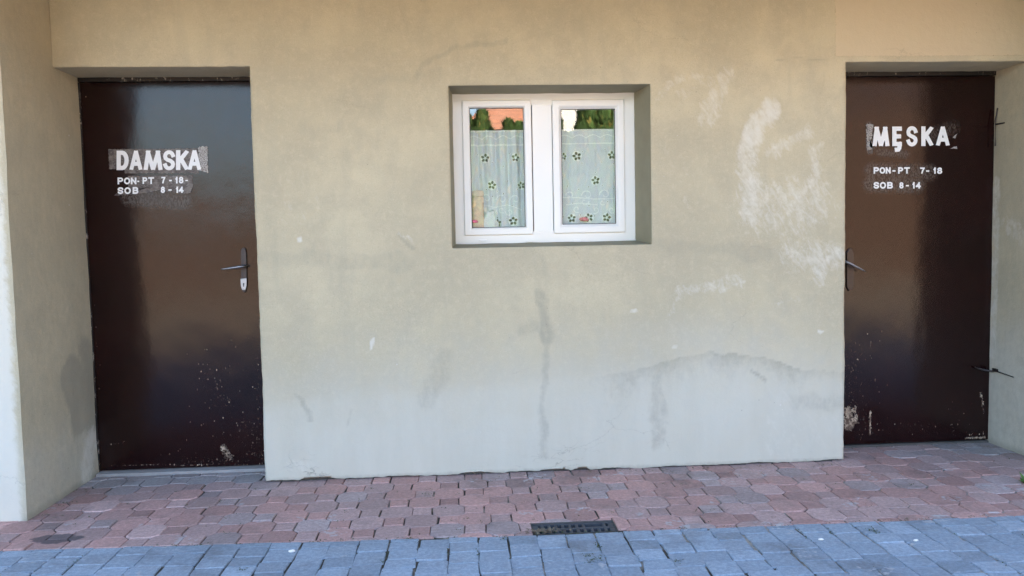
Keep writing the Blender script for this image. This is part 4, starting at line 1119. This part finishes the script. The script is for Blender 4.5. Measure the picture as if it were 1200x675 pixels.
def conifer(label, x, y, h, r, seed, group='conifers across the yard'):
    t = empty('conifer', label, 'tree', (x, y, 0), group)
    conifer_mesh(h, r, 9000, seed).build('crown', M['thuja'], t, recalc=False)
    mb = MB(); mb.tube([(0, 0, 0), (.02, 0, h*.3), (0, .01, h*.8)], [.09, .07, .02], 8); mb.build('trunk', M['bark'], t)
CYR = -14.0
for lab, u, v, r, s in (('pointed conifer reflected tallest against the orange roof in left pane', 565, 136, .62, 1), ('conifer reflected at the left edge of left pane', 547, 141, .6, 2),
                        ('low conifer reflected near the middle of left pane under the roof', 596, 147, .55, 3), ('low conifer tip reflected right of the middle of left pane', 607, 150, .5, 4),
                        ('conifer reflected at the left edge of right pane', 652, 144, .5, 5), ('bushy conifer reflected in the middle of right pane', 690, 118, .85, 6),
                        ('bushy tall conifer reflected right of the middle of right pane', 708, 112, .95, 7), ('bushy tall conifer reflected at the right edge of right pane', 728, 110, .95, 8)):
    p = mirror(u, v, CYR); conifer(lab, p.x, CYR, p.z, r*1.1, s)
for k in range(17):                           # lower hedge row filling the foot
    p = mirror(535+k*13, 160, CYR+.3); conifer('low conifer of the hedge row reflected behind the lace curtains', p.x, CYR+.4, 3.3+.2*math.sin(k*2.1), .8, 20+k, 'hedge conifers across the yard')

M['timber'] = simple('brown weathered boards', (.115, .07, .045), .85, .3, 5, .3)
added_barn = empty('added_barn', 'unseen brown boarded building added across the yard to darken the reflection in right door', 'added_barn', (9, -17, 0))  # unseen building added to give the right door a dark brown reflection
mb = MB(); 
for k in range(40): mb.box((-2+k*.4, -6, 0), (-2+k*.4+.39, .012*(k % 2), 5.6))
mb.build('wall', M['timber'], added_barn)
mb = MB(); mb.add([(-2.5, .6, 5.4), (14.5, .6, 5.4), (14.5, -3, 7.6), (-2.5, -3, 7.6), (-2.5, -6.6, 5.4), (14.5, -6.6, 5.4)], [(0, 1, 2, 3), (3, 2, 5, 4), (0, 3, 4), (1, 5, 2)])
mb.build('roof', M['rooftile'], added_barn, recalc=False)
added_fence = empty('added_fence', 'unseen brown boards added across the yard for the dim band mirrored in left door', 'added_fence', (-9, -16, 0))  # unseen boards added for a brown band in the left door's reflection
mb = MB()
for k in range(44): mb.box((-7+k*.3, -.02, .05), (-7+k*.3+.27, .01, 2.5+.05*math.sin(k*3.1)))
mb.build('board_panel', M['timber'], added_fence)
mb = MB()
for z in (.5, 1.4, 2.2): mb.box((-7, -.08, z), (6.2, -.022, z+.1))
mb.build('rail', M['timber'], added_fence)

# ------------------------------------------------------------------ light
SUN_EL, SUN_AZ = 33.0, 8.0                    # behind the building
w = bpy.data.worlds.new('World'); sc.world = w; w.use_nodes = True
nt = w.node_tree; nt.nodes.clear()
sky = nt.nodes.new('ShaderNodeTexSky'); sky.sky_type = 'NISHITA'; sky.sun_disc = False
sky.sun_elevation = rad(SUN_EL); sky.sun_rotation = rad(SUN_AZ); sky.dust_density = 3.5; sky.ozone_density = 1.0
bg = nt.nodes.new('ShaderNodeBackground'); bg.inputs[1].default_value = .12
ow = nt.nodes.new('ShaderNodeOutputWorld'); nt.links.new(sky.outputs[0], bg.inputs[0]); nt.links.new(bg.outputs[0], ow.inputs[0])
sd = bpy.data.lights.new('sun', 'SUN'); sd.energy = 4.4; sd.angle = rad(.53); sd.color = (1, .93, .82)
so = link(bpy.data.objects.new('sun', sd))
v = Vector((math.sin(rad(SUN_AZ))*math.cos(rad(SUN_EL)), math.cos(rad(SUN_AZ))*math.cos(rad(SUN_EL)), math.sin(rad(SUN_EL))))
so.rotation_euler = v.to_track_quat('Z', 'Y').to_euler()
vs_ = sc.view_settings; vs_.view_transform = 'Standard'; vs_.look = 'None'; vs_.gamma = 1; vs_.use_curve_mapping = False
vs_.exposure = 3.25
sc.render.engine = 'CYCLES'; sc.cycles.max_bounces = 7; sc.cycles.diffuse_bounces = 4; sc.cycles.transparent_max_bounces = 12
sc.cycles.use_denoising = True; sc.cycles.denoising_input_passes = 'RGB_ALBEDO_NORMAL'; sc.cycles.denoising_prefilter = 'NONE'; sc.cycles.caustics_reflective = False; sc.cycles.caustics_refractive = False
